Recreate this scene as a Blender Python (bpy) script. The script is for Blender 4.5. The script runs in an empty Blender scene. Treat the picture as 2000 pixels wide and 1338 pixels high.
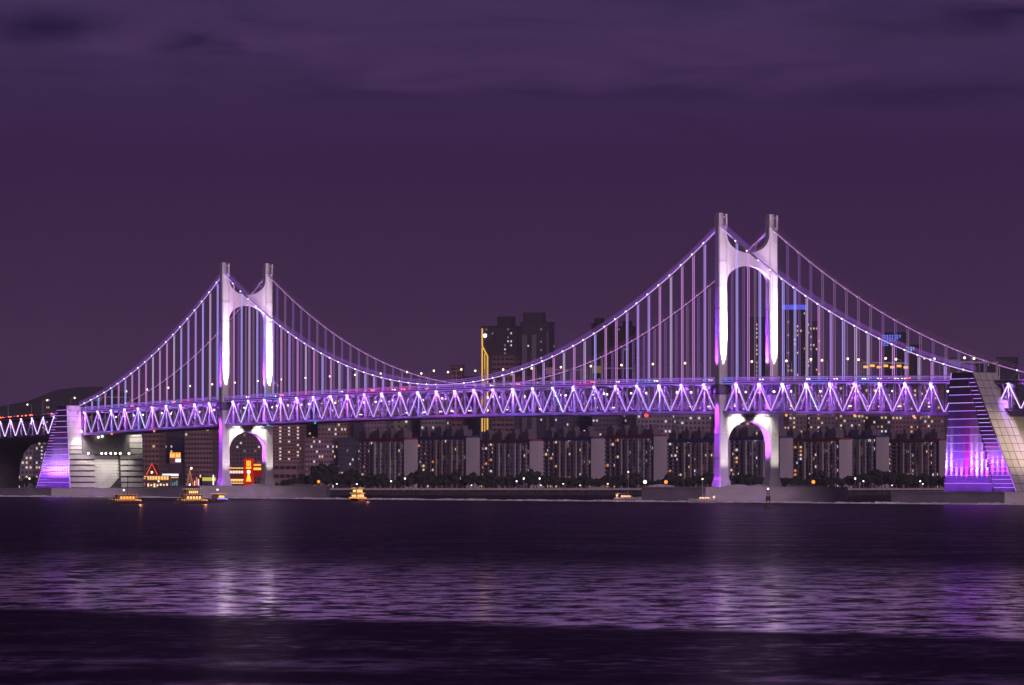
import bpy, math, random
from mathutils import Vector, Matrix
R = math.radians
rnd = random.Random(7)
scene = bpy.context.scene
col = scene.collection

# ------------------------------------------------------------------ camera
CAM_H = 8.7
F = 9462.0                                    # focal length in pixels of a 2000 px wide frame
cd = bpy.data.cameras.new('camera')
cd.sensor_width = 36.0
cd.lens = F / 2000.0 * 36.0
cd.clip_start = 1.0
cd.clip_end = 20000.0
cam = bpy.data.objects.new('camera', cd)
cam.location = (0, 0, CAM_H)
cam.rotation_euler = (R(90) + math.atan(269.0 / F), 0, 0)
col.objects.link(cam)
scene.camera = cam

# ------------------------------------------------------------------ world: dusk sky with the purple glow of the city
world = bpy.data.worlds.new('World')
scene.world = world
world.use_nodes = True
wn = world.node_tree
wn.nodes.clear()


def wnode(t, **kw):
    n = wn.nodes.new(t)
    for k, v in kw.items():
        setattr(n, k, v)
    return n


def wmath(op, a, b=None, clamp=False):
    n = wnode('ShaderNodeMath', operation=op)
    n.use_clamp = clamp
    for i, s in enumerate((a, b)):
        if s is None:
            continue
        if isinstance(s, (int, float)):
            n.inputs[i].default_value = s
        else:
            wn.links.new(s, n.inputs[i])
    return n.outputs[0]


tc = wnode('ShaderNodeTexCoord')
sep = wnode('ShaderNodeSeparateXYZ')
wn.links.new(tc.outputs['Generated'], sep.inputs[0])
SX, SY, SZ = sep.outputs
ramp = wnode('ShaderNodeValToRGB')
mr = wmath('MULTIPLY', SZ, 4.0)
wn.links.new(mr, ramp.inputs[0])
cr = ramp.color_ramp


def lin(c):
    return tuple((x / 255 / 12.92 if x / 255 <= 0.04045 else ((x / 255 + 0.055) / 1.055) ** 2.4) for x in c) + (1,)


stops = [(0.0, (59, 33, 71)), (0.08, (60, 34, 72)), (0.19, (55, 31, 67)), (0.27, (50, 29, 68)),
         (0.32, (56, 35, 76)), (0.40, (62, 44, 84)), (0.7, (50, 40, 78)), (1.0, (36, 30, 62))]
cr.elements[0].position = stops[0][0]
cr.elements[0].color = lin(stops[0][1])
cr.elements[1].position = stops[-1][0]
cr.elements[1].color = lin(stops[-1][1])
for p, c in stops[1:-1]:
    e = cr.elements.new(p)
    e.color = lin(c)
# cloud banks: long flat streaks high above the water
mp = wnode('ShaderNodeMapping')
mp.inputs['Scale'].default_value = (22, 22, 130)
mp.inputs['Location'].default_value = (3.1, 0.4, 1.7)
wn.links.new(tc.outputs['Generated'], mp.inputs[0])
cn = wnode('ShaderNodeTexNoise')
cn.inputs['Scale'].default_value = 1.0
cn.inputs['Detail'].default_value = 6
cn.inputs['Roughness'].default_value = 0.55
cn.inputs['Distortion'].default_value = 0.6
wn.links.new(mp.outputs[0], cn.inputs['Vector'])
band = wnode('ShaderNodeMapRange', interpolation_type='SMOOTHSTEP')
band.inputs['From Min'].default_value = 0.062
band.inputs['From Max'].default_value = 0.085
wn.links.new(SZ, band.inputs['Value'])
nn = wmath('SUBTRACT', cn.outputs[0], 0.5)


def blob(px, py, sx, sy, amp):
    """a soft cloud bank in the sky round one direction"""
    x0, z0 = (px - 1000) / F, (938 - py) / F
    ax = wmath('DIVIDE', SX, SY)
    ax = wmath('ADD', ax, wmath('MULTIPLY', nn, 0.035))
    az = wmath('ADD', SZ, wmath('MULTIPLY', nn, 0.009))
    dx = wmath('MULTIPLY', wmath('SUBTRACT', ax, x0), F / sx)
    dz = wmath('MULTIPLY', wmath('SUBTRACT', az, z0), F / sy)
    d2 = wmath('ADD', wmath('MULTIPLY', dx, dx), wmath('MULTIPLY', dz, dz))
    front = wmath('GREATER_THAN', SY, 0.0)
    return wmath('MULTIPLY', wmath('MULTIPLY', wmath('EXPONENT', wmath('MULTIPLY', d2, -1.0)), amp), front)


dark = blob(90, 60, 110, 26, 0.42)
for b in [(350, 88, 45, 22, 0.26), (460, 95, 60, 14, 0.24), (1060, 170, 170, 18, 0.2), (1330, 185, 260, 18, 0.14), (1920, 45, 110, 30, 0.32),
          (1720, 85, 110, 20, 0.14), (800, 190, 120, 12, 0.1), (1780, 190, 240, 26, 0.16)]:
    dark = wmath('ADD', dark, blob(*b))
dark = wmath('MULTIPLY', dark, 1.65)
light = blob(1200, 110, 520, 60, 0.28)
for b in [(480, 40, 260, 50, 0.22), (250, 90, 80, 45, 0.24), (840, 140, 200, 40, 0.14), (1780, 235, 110, 12, 0.1)]:
    light = wmath('ADD', light, blob(*b))
mp2 = wnode('ShaderNodeMapping')
mp2.inputs['Scale'].default_value = (60, 60, 260)
wn.links.new(tc.outputs['Generated'], mp2.inputs[0])
cn2 = wnode('ShaderNodeTexNoise')
cn2.inputs['Scale'].default_value = 1.0
cn2.inputs['Detail'].default_value = 8
cn2.inputs['Roughness'].default_value = 0.7
wn.links.new(mp2.outputs[0], cn2.inputs['Vector'])
var = wmath('ADD', wmath('MULTIPLY', wmath('MULTIPLY', nn, 1.3), band.outputs[0]), wmath('MULTIPLY', wmath('SUBTRACT', cn2.outputs[0], 0.5), wmath('ADD', 0.10, wmath('MULTIPLY', band.outputs[0], 0.22))))
gain = wmath('ADD', wmath('SUBTRACT', wmath('ADD', 1.0, light), dark), var)
skyc = wnode('ShaderNodeMix', data_type='RGBA', blend_type='MULTIPLY')
skyc.inputs[0].default_value = 1.0
comb = wnode('ShaderNodeCombineXYZ')
wn.links.new(gain, comb.inputs[0])
wn.links.new(gain, comb.inputs[1])
wn.links.new(wmath('ADD', wmath('MULTIPLY', gain, 0.7), 0.3), comb.inputs[2])
wn.links.new(ramp.outputs[0], skyc.inputs[6])
wn.links.new(comb.outputs[0], skyc.inputs[7])
nish = wnode('ShaderNodeTexSky', sky_type='NISHITA')
nish.sun_disc = False
nish.sun_elevation = R(-4.0)
nish.sun_rotation = R(135)
nb = wnode('ShaderNodeBackground')
nb.inputs['Strength'].default_value = 0.05
wn.links.new(nish.outputs[0], nb.inputs['Color'])
gb = wnode('ShaderNodeBackground')
gb.inputs['Strength'].default_value = 1.0
wn.links.new(skyc.outputs[2], gb.inputs['Color'])
addw = wnode('ShaderNodeAddShader')
wn.links.new(nb.outputs[0], addw.inputs[0])
wn.links.new(gb.outputs[0], addw.inputs[1])
wo = wnode('ShaderNodeOutputWorld')
wn.links.new(addw.outputs[0], wo.inputs[0])

# one wide dim directional light: the glow of the lit city on the near shore, from the right
sd = bpy.data.lights.new('sun', 'SUN')
sd.energy = 1.12
sd.angle = R(14)
sd.color = (1.0, 0.70, 0.90)
sun = bpy.data.objects.new('sun', sd)
sun.rotation_euler = Vector((-0.28, 0.93, -0.22)).to_track_quat('-Z', 'Y').to_euler()
sun.location = (600, -400, 300)
col.objects.link(sun)

HAZE = 0.00004
scene.view_settings.view_transform = 'Standard'
scene.view_settings.look = 'None'
scene.view_settings.exposure = 0.0
scene.view_settings.gamma = 1.0
scene.view_settings.use_curve_mapping = False
scene.render.engine = 'CYCLES'
cy = scene.cycles
cy.use_denoising = True
cy.max_bounces = 4
cy.diffuse_bounces = 2
cy.glossy_bounces = 2
cy.transmission_bounces = 2
cy.sample_clamp_indirect = 25.0
cy.use_light_tree = True
cy.caustics_reflective = False
cy.caustics_refractive = False

# ------------------------------------------------------------------ materials
MATS = {}


def mat(name, c, rough=0.7, metal=0.0, var=0.18, scale=0.3, stretch=(1, 1, 1), bump=0.0, spec=0.3):
    if name in MATS:
        return MATS[name]
    m = bpy.data.materials.new(name)
    m.use_nodes = True
    nt = m.node_tree
    b = nt.nodes['Principled BSDF']
    b.inputs['Roughness'].default_value = rough
    b.inputs['Metallic'].default_value = metal
    b.inputs['Specular IOR Level'].default_value = spec
    t = nt.nodes.new('ShaderNodeTexCoord')
    p = nt.nodes.new('ShaderNodeMapping')
    p.inputs['Scale'].default_value = stretch
    nt.links.new(t.outputs['Object'], p.inputs[0])
    n = nt.nodes.new('ShaderNodeTexNoise')
    n.inputs['Scale'].default_value = scale
    n.inputs['Detail'].default_value = 5
    nt.links.new(p.outputs[0], n.inputs['Vector'])
    r = nt.nodes.new('ShaderNodeValToRGB')
    r.color_ramp.elements[0].position = 0.3
    r.color_ramp.elements[1].position = 0.7
    r.color_ramp.elements[0].color = tuple(max(0, x * (1 - var)) for x in c) + (1,)
    r.color_ramp.elements[1].color = tuple(min(1, x * (1 + var)) for x in c) + (1,)
    nt.links.new(n.outputs[0], r.inputs[0])
    nt.links.new(r.outputs[0], b.inputs['Base Color'])
    if bump:
        bm_ = nt.nodes.new('ShaderNodeBump')
        bm_.inputs['Strength'].default_value = bump
        nt.links.new(n.outputs[0], bm_.inputs['Height'])
        nt.links.new(bm_.outputs[0], b.inputs['Normal'])
    MATS[name] = m
    return m


def glow(name, c, s):
    if name in MATS:
        return MATS[name]
    m = bpy.data.materials.new(name)
    m.use_nodes = True
    nt = m.node_tree
    nt.nodes.clear()
    e = nt.nodes.new('ShaderNodeEmission')
    e.inputs[0].default_value = tuple(c) + (1,)
    e.inputs[1].default_value = s
    o = nt.nodes.new('ShaderNodeOutputMaterial')
    nt.links.new(e.outputs[0], o.inputs[0])
    MATS[name] = m
    return m


TOWER = mat('white_painted_tower', (0.66, 0.64, 0.64), 0.55, var=0.06, scale=0.12, stretch=(1, 1, 0.2))
STEEL = mat('grey_painted_steel', (0.42, 0.41, 0.44), 0.5, var=0.1)
DARKSTEEL = mat('dark_steel', (0.06, 0.05, 0.07), 0.6)
CONC = mat('island_concrete', (0.52, 0.47, 0.50), 0.85, var=0.16, scale=0.08, stretch=(1, 1, 3))
PANEL = mat('anchorage_stone_panel', (0.45, 0.42, 0.40), 0.7, var=0.1, scale=0.4)
JOINT = mat('anchorage_dark_joint', (0.07, 0.065, 0.07), 0.8)
CLAD = mat('anchorage_cladding', (0.12, 0.10, 0.17), 0.6, var=0.12)
ROAD = mat('asphalt', (0.05, 0.05, 0.052), 0.85)

# ------------------------------------------------------------------ mesh helpers


class MB:
    def __init__(self):
        self.v, self.f, self.m = [], [], []

    def quad(self, a, b, c, d, mi=0):
        n = len(self.v)
        self.v += [tuple(a), tuple(b), tuple(c), tuple(d)]
        self.f.append((n, n + 1, n + 2, n + 3))
        self.m.append(mi)

    def box(self, x0, x1, y0, y1, z0, z1, mi=0):
        n = len(self.v)
        self.v += [(x0, y0, z0), (x1, y0, z0), (x1, y1, z0), (x0, y1, z0), (x0, y0, z1), (x1, y0, z1), (x1, y1, z1), (x0, y1, z1)]
        for q in ((3, 2, 1, 0), (4, 5, 6, 7), (0, 1, 5, 4), (1, 2, 6, 5), (2, 3, 7, 6), (3, 0, 4, 7)):
            self.f.append(tuple(n + i for i in q))
            self.m.append(mi)
        return self

    def hull(self, bottom, top, mi=0):
        """closed prism between two loops of the same length (counter-clockwise seen from above)"""
        n, k = len(self.v), len(bottom)
        self.v += [tuple(p) for p in bottom] + [tuple(p) for p in top]
        self.f.append(tuple(n + i for i in reversed(range(k))))
        self.m.append(mi)
        self.f.append(tuple(n + k + i for i in range(k)))
        self.m.append(mi)
        for i in range(k):
            j = (i + 1) % k
            self.f.append((n + i, n + j, n + k + j, n + k + i))
            self.m.append(mi)
        return self

    def loft(self, loops, mi=0, caps=True):
        n, k = len(self.v), len(loops[0])
        for lp in loops:
            self.v += [tuple(p) for p in lp]
        if caps:
            self.f.append(tuple(n + i for i in reversed(range(k))))
            self.m.append(mi)
            e = n + k * (len(loops) - 1)
            self.f.append(tuple(e + i for i in range(k)))
            self.m.append(mi)
        for s in range(len(loops) - 1):
            for i in range(k):
                j = (i + 1) % k
                self.f.append((n + s * k + i, n + s * k + j, n + (s + 1) * k + j, n + (s + 1) * k + i))
                self.m.append(mi)
        return self

    def tube(self, pts, r, sides=5, mi=0, r2=None):
        pts = [Vector(p) for p in pts]
        loops = []
        for i, p in enumerate(pts):
            d = (pts[min(i + 1, len(pts) - 1)] - pts[max(i - 1, 0)]).normalized()
            up = Vector((0, 0, 1)) if abs(d.z) < 0.95 else Vector((0, 1, 0))
            a = d.cross(up).normalized()
            b = a.cross(d).normalized()
            rr = r if r2 is None else r + (r2 - r) * i / (len(pts) - 1)
            loops.append([p + (a * math.cos(t) + b * math.sin(t)) * rr for t in [2 * math.pi * k / sides for k in range(sides)]])
        return self.loft(loops, mi)

    def bar(self, a, b, w, h, mi=0):
        a, b = Vector(a), Vector(b)
        d = (b - a).normalized()
        s = Vector((0, 1, 0)) if abs(d.y) < 0.9 else Vector((1, 0, 0))
        t = d.cross(s).normalized()
        s = t.cross(d).normalized()
        lp = [[p + s * (w / 2 * i) + t * (h / 2 * j) for i, j in ((-1, -1), (1, -1), (1, 1), (-1, 1))] for p in (a, b)]
        return self.loft(lp, mi)

    def ball(self, c, r, mi=0, sz=1.0, n=6, rings=4):
        c = Vector(c)
        loops = []
        for i in range(rings + 1):
            t = math.pi * (i + 0.02 * (1 if i == 0 else -1 if i == rings else 0)) / rings - math.pi / 2
            loops.append([c + Vector((math.cos(t) * math.cos(2 * math.pi * k / n) * r, math.cos(t) * math.sin(2 * math.pi * k / n) * r, math.sin(t) * r * sz)) for k in range(n)])
        return self.loft(loops, mi)

    def mesh(self, name, mats):
        me = bpy.data.meshes.new(name)
        me.from_pydata(self.v, [], self.f)
        for m in (mats if isinstance(mats, (list, tuple)) else [mats]):
            me.materials.append(m)
        if any(self.m):
            me.polygons.foreach_set('material_index', self.m)
        me.update()
        return me

    def build(self, name, mats, parent=None, **kw):
        return obj(name, self.mesh(name, mats), parent, **kw)


def obj(name, data, parent=None, loc=None, rz=None, kind=None, label=None, cat=None, group=None):
    o = bpy.data.objects.new(name, data)
    col.objects.link(o)
    if parent is not None:
        o.parent = parent
    if loc is not None:
        o.location = loc
    if rz is not None:
        o.rotation_euler = (0, 0, rz)
    for k, v in (('kind', kind), ('label', label), ('category', cat), ('group', group)):
        if v:
            o[k] = v
    return o


def thing(name, label, cat, loc=(0, 0, 0), rz=0.0, group=None):
    return obj(name, None, None, loc, rz, None, label, cat, group)


def copy_tree(o, parent=None):
    c = o.copy()
    col.objects.link(c)
    if parent is not None:
        c.parent = parent
    for ch in list(o.children):
        copy_tree(ch, c)
    return c


def at(px, D, z=0.0):
    return ((px - 1000) / F * D, D, z)


def lamp(kind, name, parent, loc, energy, color, size=0.3, target=None, spot=60, blend=0.6):
    l = bpy.data.lights.new(name, kind)
    l.energy = energy
    l.color = color
    if kind in ('SPOT', 'POINT'):
        l.shadow_soft_size = size
    if kind == 'SPOT':
        l.spot_size = R(spot)
        l.spot_blend = blend
    o = bpy.data.objects.new(name, l)
    col.objects.link(o)
    o.parent = parent
    o.location = loc
    if target is not None:
        o.rotation_euler = (Vector(target) - Vector(loc)).to_track_quat('-Z', 'Y').to_euler()
    return o


# ------------------------------------------------------------------ bridge axes: u along the bridge, v across it, z up
BR_LOC = Vector((-29.05, 2177.5, 0))
BR_ROT = math.atan2(-0.8910, 0.4540)
UD = Vector((math.cos(BR_ROT), math.sin(BR_ROT), 0))
VD = Vector((-math.sin(BR_ROT), math.cos(BR_ROT), 0))


def W(u, v, z=0):
    return BR_LOC + UD * u + VD * v + Vector((0, 0, z))


GAP = 23.5                                     # distance between the two cable planes


def zA(u):                                      # height of the truss top nodes
    return 48.5 - 2.3e-5 * u * u


def zcable(u):
    a = abs(u)
    if a <= 250:
        return 51.6 + 59.4 * (u / 250.0) ** 2
    t = (a - 250) / 190.0
    return 111 + (48.3 - 111) * t - 8.6 * 4 * t * (1 - t)


# ------------------------------------------------------------------ setting: water, shore, hills
def water_material():
    m = bpy.data.materials.new('night_sea')
    m.use_nodes = True
    nt = m.node_tree
    nt.nodes.clear()
    g = nt.nodes.new('ShaderNodeNewGeometry')

    def noise(scale, loc, detail, rough=0.55, dist=0.0):
        p = nt.nodes.new('ShaderNodeMapping')
        p.inputs['Scale'].default_value = scale
        p.inputs['Location'].default_value = loc
        nt.links.new(g.outputs['Position'], p.inputs[0])
        n = nt.nodes.new('ShaderNodeTexNoise')
        n.inputs['Scale'].default_value = 1.0
        n.inputs['Detail'].default_value = detail
        n.inputs['Roughness'].default_value = rough
        n.inputs['Distortion'].default_value = dist
        nt.links.new(p.outputs[0], n.inputs['Vector'])
        return n.outputs[0]

    def mth(op, a, b):
        n = nt.nodes.new('ShaderNodeMath')
        n.operation = op
        for i, s in enumerate((a, b)):
            if isinstance(s, (int, float)):
                n.inputs[i].default_value = s
            else:
                nt.links.new(s, n.inputs[i])
        return n.outputs[0]
    def smooth(v, a, b):
        n = nt.nodes.new('ShaderNodeMapRange')
        n.interpolation_type = 'SMOOTHSTEP'
        n.inputs['From Min'].default_value = a
        n.inputs['From Max'].default_value = b
        nt.links.new(v, n.inputs['Value'])
        return n.outputs[0]
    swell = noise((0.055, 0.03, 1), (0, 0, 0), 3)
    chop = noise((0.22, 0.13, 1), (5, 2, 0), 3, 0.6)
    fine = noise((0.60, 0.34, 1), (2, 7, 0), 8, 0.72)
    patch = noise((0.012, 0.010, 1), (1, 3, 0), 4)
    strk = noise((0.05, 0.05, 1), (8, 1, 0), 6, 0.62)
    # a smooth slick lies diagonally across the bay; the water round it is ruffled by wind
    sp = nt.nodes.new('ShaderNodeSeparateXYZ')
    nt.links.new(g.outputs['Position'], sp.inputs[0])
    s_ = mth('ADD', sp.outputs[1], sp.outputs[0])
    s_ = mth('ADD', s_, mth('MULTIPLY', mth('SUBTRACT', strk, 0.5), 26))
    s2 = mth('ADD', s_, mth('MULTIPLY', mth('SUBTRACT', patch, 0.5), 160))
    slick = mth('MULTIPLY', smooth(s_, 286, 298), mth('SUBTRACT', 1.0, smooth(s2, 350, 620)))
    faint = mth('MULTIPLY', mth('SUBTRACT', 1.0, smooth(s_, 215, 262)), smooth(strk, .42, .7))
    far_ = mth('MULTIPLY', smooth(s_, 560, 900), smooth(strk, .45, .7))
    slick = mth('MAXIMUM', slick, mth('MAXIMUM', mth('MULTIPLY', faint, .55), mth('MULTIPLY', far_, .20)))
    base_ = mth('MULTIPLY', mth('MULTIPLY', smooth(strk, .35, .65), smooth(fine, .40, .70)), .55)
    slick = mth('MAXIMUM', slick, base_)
    # glassy and ruffled streaks inside the slick, also painted as bright and dark tint
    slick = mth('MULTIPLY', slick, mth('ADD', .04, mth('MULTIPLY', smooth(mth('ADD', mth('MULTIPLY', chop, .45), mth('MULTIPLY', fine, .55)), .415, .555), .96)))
    b1 = nt.nodes.new('ShaderNodeBump')
    b1.inputs['Strength'].default_value = 1.0
    b1.inputs['Distance'].default_value = WAVE
    nt.links.new(mth('ADD', mth('MULTIPLY', swell, 0.5), mth('MULTIPLY', chop, 0.8)), b1.inputs['Height'])
    gl = nt.nodes.new('ShaderNodeBsdfGlossy')
    gl.distribution = 'MULTI_GGX'
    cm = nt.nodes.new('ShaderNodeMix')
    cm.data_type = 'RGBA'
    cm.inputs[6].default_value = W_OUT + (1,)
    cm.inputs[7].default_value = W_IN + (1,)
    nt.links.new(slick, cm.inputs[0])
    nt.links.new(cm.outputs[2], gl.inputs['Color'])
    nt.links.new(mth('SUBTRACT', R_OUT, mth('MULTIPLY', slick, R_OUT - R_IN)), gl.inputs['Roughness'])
    nt.links.new(b1.outputs[0], gl.inputs['Normal'])
    gl.inputs['Anisotropy'].default_value = 0.45
    tg = nt.nodes.new('ShaderNodeCombineXYZ')
    tg.inputs[1].default_value = 1.0
    nt.links.new(tg.outputs[0], gl.inputs['Tangent'])
    df = nt.nodes.new('ShaderNodeBsdfDiffuse')
    df.inputs['Color'].default_value = (0.004, 0.004, 0.006, 1)
    ad = nt.nodes.new('ShaderNodeAddShader')
    nt.links.new(gl.outputs[0], ad.inputs[0])
    nt.links.new(df.outputs[0], ad.inputs[1])
    o = nt.nodes.new('ShaderNodeOutputMaterial')
    nt.links.new(ad.outputs[0], o.inputs[0])
    return m


WAVE = 0.03
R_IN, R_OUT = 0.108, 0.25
W_IN, W_OUT = (1.0, 0.92, 1.0), (0.115, 0.078, 0.115)  # reflection brightness painted as tint: bright in the slick, dark outside
wb = MB()
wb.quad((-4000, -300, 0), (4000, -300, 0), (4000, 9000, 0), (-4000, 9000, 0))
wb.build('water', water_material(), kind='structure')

SHORE_Y = 2840
GROUND = mat('shore_ground', (0.06, 0.055, 0.05), 0.9)
WALLM = mat('seawall_stone', (0.05, 0.045, 0.05), 0.9, var=0.4, scale=0.6)
gmb = MB()
gmb.box(-3990, 3990, SHORE_Y + 2, 8990, -1, 3.4)
gmb.build('shore_ground', GROUND, kind='structure')
sw = thing('seawall', 'long low stone seawall along the far shore with a pale lit coping', 'wall', (0, SHORE_Y, 0))
rb = MB()
r2 = random.Random(3)
x = -420.0
while x < 420:
    w = r2.uniform(2.5, 5)
    rb.hull([(x, -4 - r2.uniform(0, 2), -1), (x + w, -4 - r2.uniform(0, 2), -1), (x + w, 1.9, -1), (x, 1.9, -1)],
            [(x + .4, -1.5, r2.uniform(1.8, 3.0)), (x + w - .4, -1.5, r2.uniform(1.8, 3.0)), (x + w - .4, 1.9, 2.9), (x + .4, 1.9, 2.9)])
    x += w - 0.3
rb.build('wall_stone', WALLM, sw, kind='stuff')
MB().box(-420, 420, -0.6, 1.9, 2.95, 4.1).build('coping', mat('coping_concrete', (0.40, 0.34, 0.28), 0.8), sw)
MB().box(-420, 420, 2.1, 14, 3.0, 3.45).build('promenade', mat('promenade_paving', (0.25, 0.22, 0.2), 0.8), kind='structure')

hm = mat('dark_hill_forest', (0.032, 0.024, 0.042), 0.95, var=0.3, scale=0.01)


def hill(name, xs, D, depth):
    b = MB()
    prev = None
    for px, py in xs:
        X = (px - 1000) / F * D
        z = CAM_H + (938 - py) / F * D
        cur = [(X, D, -2), (X, D + depth * .4, z), (X, D + depth, -2)]
        if prev:
            b.quad(prev[0], cur[0], cur[1], prev[1])
            b.quad(prev[1], cur[1], cur[2], prev[2])
        prev = cur
    b.build(name, hm, kind='structure')


hill('hill', [(-400, 860), (-200, 810), (0, 776), (60, 752), (110, 746), (150, 745), (185, 752), (230, 772), (330, 800), (420, 830), (520, 938)], 6500, 900)
hill('hill', [(1600, 938), (1700, 800), (1800, 760), (1860, 742), (1900, 728), (1950, 722), (2020, 728), (2100, 740), (2300, 800)], 6500, 900)

# ------------------------------------------------------------------ the suspension bridge
bridge = thing('suspension_bridge', 'purple lit suspension bridge with two white portal towers and a deep truss deck', 'bridge', BR_LOC, BR_ROT)
GLOW_W = glow('glow_white_violet', (0.62, 0.38, 1.0), 1.9)
GLOW_V = glow('glow_violet', (0.42, 0.16, 0.95), 1.15)
GLOW_M = glow('glow_magenta', (0.66, 0.12, 0.85), 1.05)
GLOW_B = glow('glow_blue', (0.28, 0.22, 1.0), 1.15)
GLOW_C = glow('glow_pale_blue', (0.45, 0.62, 1.0), 2.6)
GLOW_Y = glow('glow_yellow', (1.0, 0.55, 0.08), 2.2)
NODE = glow('led_node', (0.74, 0.58, 1.0), 5.0)
WARM = glow('warm_lamp', (1.0, 0.72, 0.40), 4.0)
WHITE = glow('white_lamp', (1.0, 0.90, 0.82), 3.0)
RED = glow('red_lamp', (1.0, 0.06, 0.03), 2.5)
ORANGE = glow('orange_lamp', (1.0, 0.25, 0.03), 2.2)
GREEN = glow('green_lamp', (0.02, 0.7, 0.5), 1.4)


def ring(cu, cv, hu, hv, z, ch=0.35):
    return [(cu - hu + ch, cv - hv, z), (cu + hu - ch, cv - hv, z), (cu + hu, cv - hv + ch, z), (cu + hu, cv + hv - ch, z),
            (cu + hu - ch, cv + hv, z), (cu - hu + ch, cv + hv, z), (cu - hu, cv + hv - ch, z), (cu - hu, cv - hv + ch, z)]


def plate(v0, v1, top, bot, u0, u1, n=28):
    b = MB()
    vs = [v0 + (v1 - v0) * (0.5 - 0.5 * math.cos(math.pi * i / n)) for i in range(n + 1)]
    for a, c in zip(vs[:-1], vs[1:]):
        ta, tb, ba, bb = top(a), top(c), bot(a), bot(c)
        b.quad((u1, a, ba), (u1, c, bb), (u1, c, tb), (u1, a, ta))
        b.quad((u0, c, bb), (u0, a, ba), (u0, a, ta), (u0, c, tb))
        b.quad((u0, a, ba), (u0, c, bb), (u1, c, bb), (u1, a, ba))
        b.quad((u1, a, ta), (u1, c, tb), (u0, c, tb), (u0, a, ta))
    return b


VM = GAP / 2
HALF = VM - 2.0


def ell(v):
    return math.sqrt(max(0.0, 1 - ((v - VM) / HALF) ** 2))


for su in (-250, 250):
    for v in (0, GAP):
        b = MB()
        b.loft([ring(su, v, 2.75, 2.5, 8.6), ring(su, v, 2.6, 2.2, 10.0), ring(su, v, 2.5, 2.05, 14), ring(su, v, 2.1, 2.0, 52), ring(su, v, 1.75, 1.95, 111)])
        leg = b.build('tower_leg', TOWER, bridge)
        pb = MB()
        pb.loft([ring(su, v, 3.3, 3.0, 6.0), ring(su, v, 3.1, 2.8, 6.6), ring(su, v, 2.8, 2.45, 8.6)])
        for k in range(9):
            t = -2.5 + 5.0 * k / 8
            pb.bar((su + 3.15, v + t, 6.3), (su + 2.85, v + t * .93, 8.55), 0.28, 0.3)
            pb.bar((su + t, v - 2.9, 6.3), (su + t * .93, v - 2.55, 8.55), 0.28, 0.3)
        pb.build('base_plinth', TOWER, leg)
        cb = MB()
        cb.loft([ring(su, v, 3.0, 2.6, 43.4), ring(su, v, 3.4, 3.0, 44.4), ring(su, v, 3.4, 3.0, 46.4), ring(su, v, 3.0, 2.6, 47.4)])
        cb.build('leg_collar', mat('collar_paint', (0.16, 0.14, 0.2), 0.6), leg)
        for zj in (17.5, 27, 58.5, 68, 77.7, 87, 97):
            hu = 2.5 - .4 * (zj - 14) / 38 if zj < 52 else 2.1 - .35 * (zj - 52) / 59
            MB().loft([ring(su, v, hu + .03, 2.07, zj), ring(su, v, hu + .03, 2.07, zj + (.3 if zj == 77.7 else .16))]).build('joint_band', STEEL, leg)
        ld_ = MB()
        for q in (-.22, .22):
            ld_.bar((su + 1.2 + q, v - 2.12, 48), (su + .9 + q, v - 2.06, 110.5), .06, .06)
        for q in range(62):
            ld_.box(su + .85, su + 1.45, v - 2.13, v - 2.06, 48.5 + q, 48.56 + q)
        ld_.build('ladder', STEEL, leg)
        c = MB()
        c.box(su - 1.75, su + 1.75, v - 1.95, v + 0.1, 111.2, 115.2)
        c.box(su - 1.0, su + 1.75, v - 1.9, v + 0.05, 115.2, 116.6)
        c.box(su - 1.75, su + 1.75, v + 1.2, v + 1.95, 111.2, 116.2)
        c.box(su - 1.9, su + 1.9, v - 2.1, v + 2.1, 110.9, 111.25)
        c.box(su - 1.2, su - 0.6, v + 0.1, v + 1.2, 113.4, 113.9)
        c.box(su + 0.6, su + 1.2, v + 0.1, v + 1.2, 114.8, 115.3)
        c.build('tower_cap', TOWER, bridge)
    plate(1.9, GAP - 1.9, lambda v: 107.7 - 7.0 * ell(v), lambda v: 89.0 + 6.4 * ell(v), su - 1.3, su + 1.55).build('upper_portal', TOWER, bridge)
    plate(1.9, GAP - 1.9, lambda v: 35.6, lambda v: 23.5 + 9.2 * ell(v), su - 2.2, su + 2.05).build('lower_portal', TOWER, bridge)
    # maintenance gantry hanging under the deck at the portal
    g_ = MB()
    for k in range(14):
        a = 2.4 + k * (GAP - 4.8) / 14
        d = (GAP - 4.8) / 14
        g_.bar((su + 3.2, a, 36.2 if k % 2 else 34.6), (su + 3.2, a + d, 34.6 if k % 2 else 36.2), .14, .14)
    g_.bar((su + 3.2, 2.2, 34.5), (su + 3.2, GAP - 2.2, 34.5), .22, .22)
    g_.bar((su + 3.2, 2.2, 36.3), (su + 3.2, GAP - 2.2, 36.3), .22, .22)
    g_.build('gantry', DARKSTEEL, bridge)

PM, PS = 19.0, 18.4
apex = [-0.9 + 9.5 + PM * k for k in range(-13, 13)]
apex_r = [262.9 + PS * k for k in range(10)]
apex_l = [-267.6 - PS * k for k in range(10)]
U_END = 437.0
segs = []                                       # (u apex, u left foot, u right foot)
for s in (sorted(apex_l), apex, apex_r):
    for i, a in enumerate(s):
        h = (PM if s is apex else PS) / 2
        segs.append((a, a - h, a + h))
node_us = sorted([s[0] for s in segs])
mid_us = sorted(set([round(x, 2) for s in segs for x in s[1:]]))
mid_us = [m for i, m in enumerate(mid_us) if i == 0 or m - mid_us[i - 1] > 1.0]
mid_us = [m for m in mid_us if abs(abs(m) - 250) > 6 and abs(m) < U_END - 2]
DEPTH = 10.4

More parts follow.
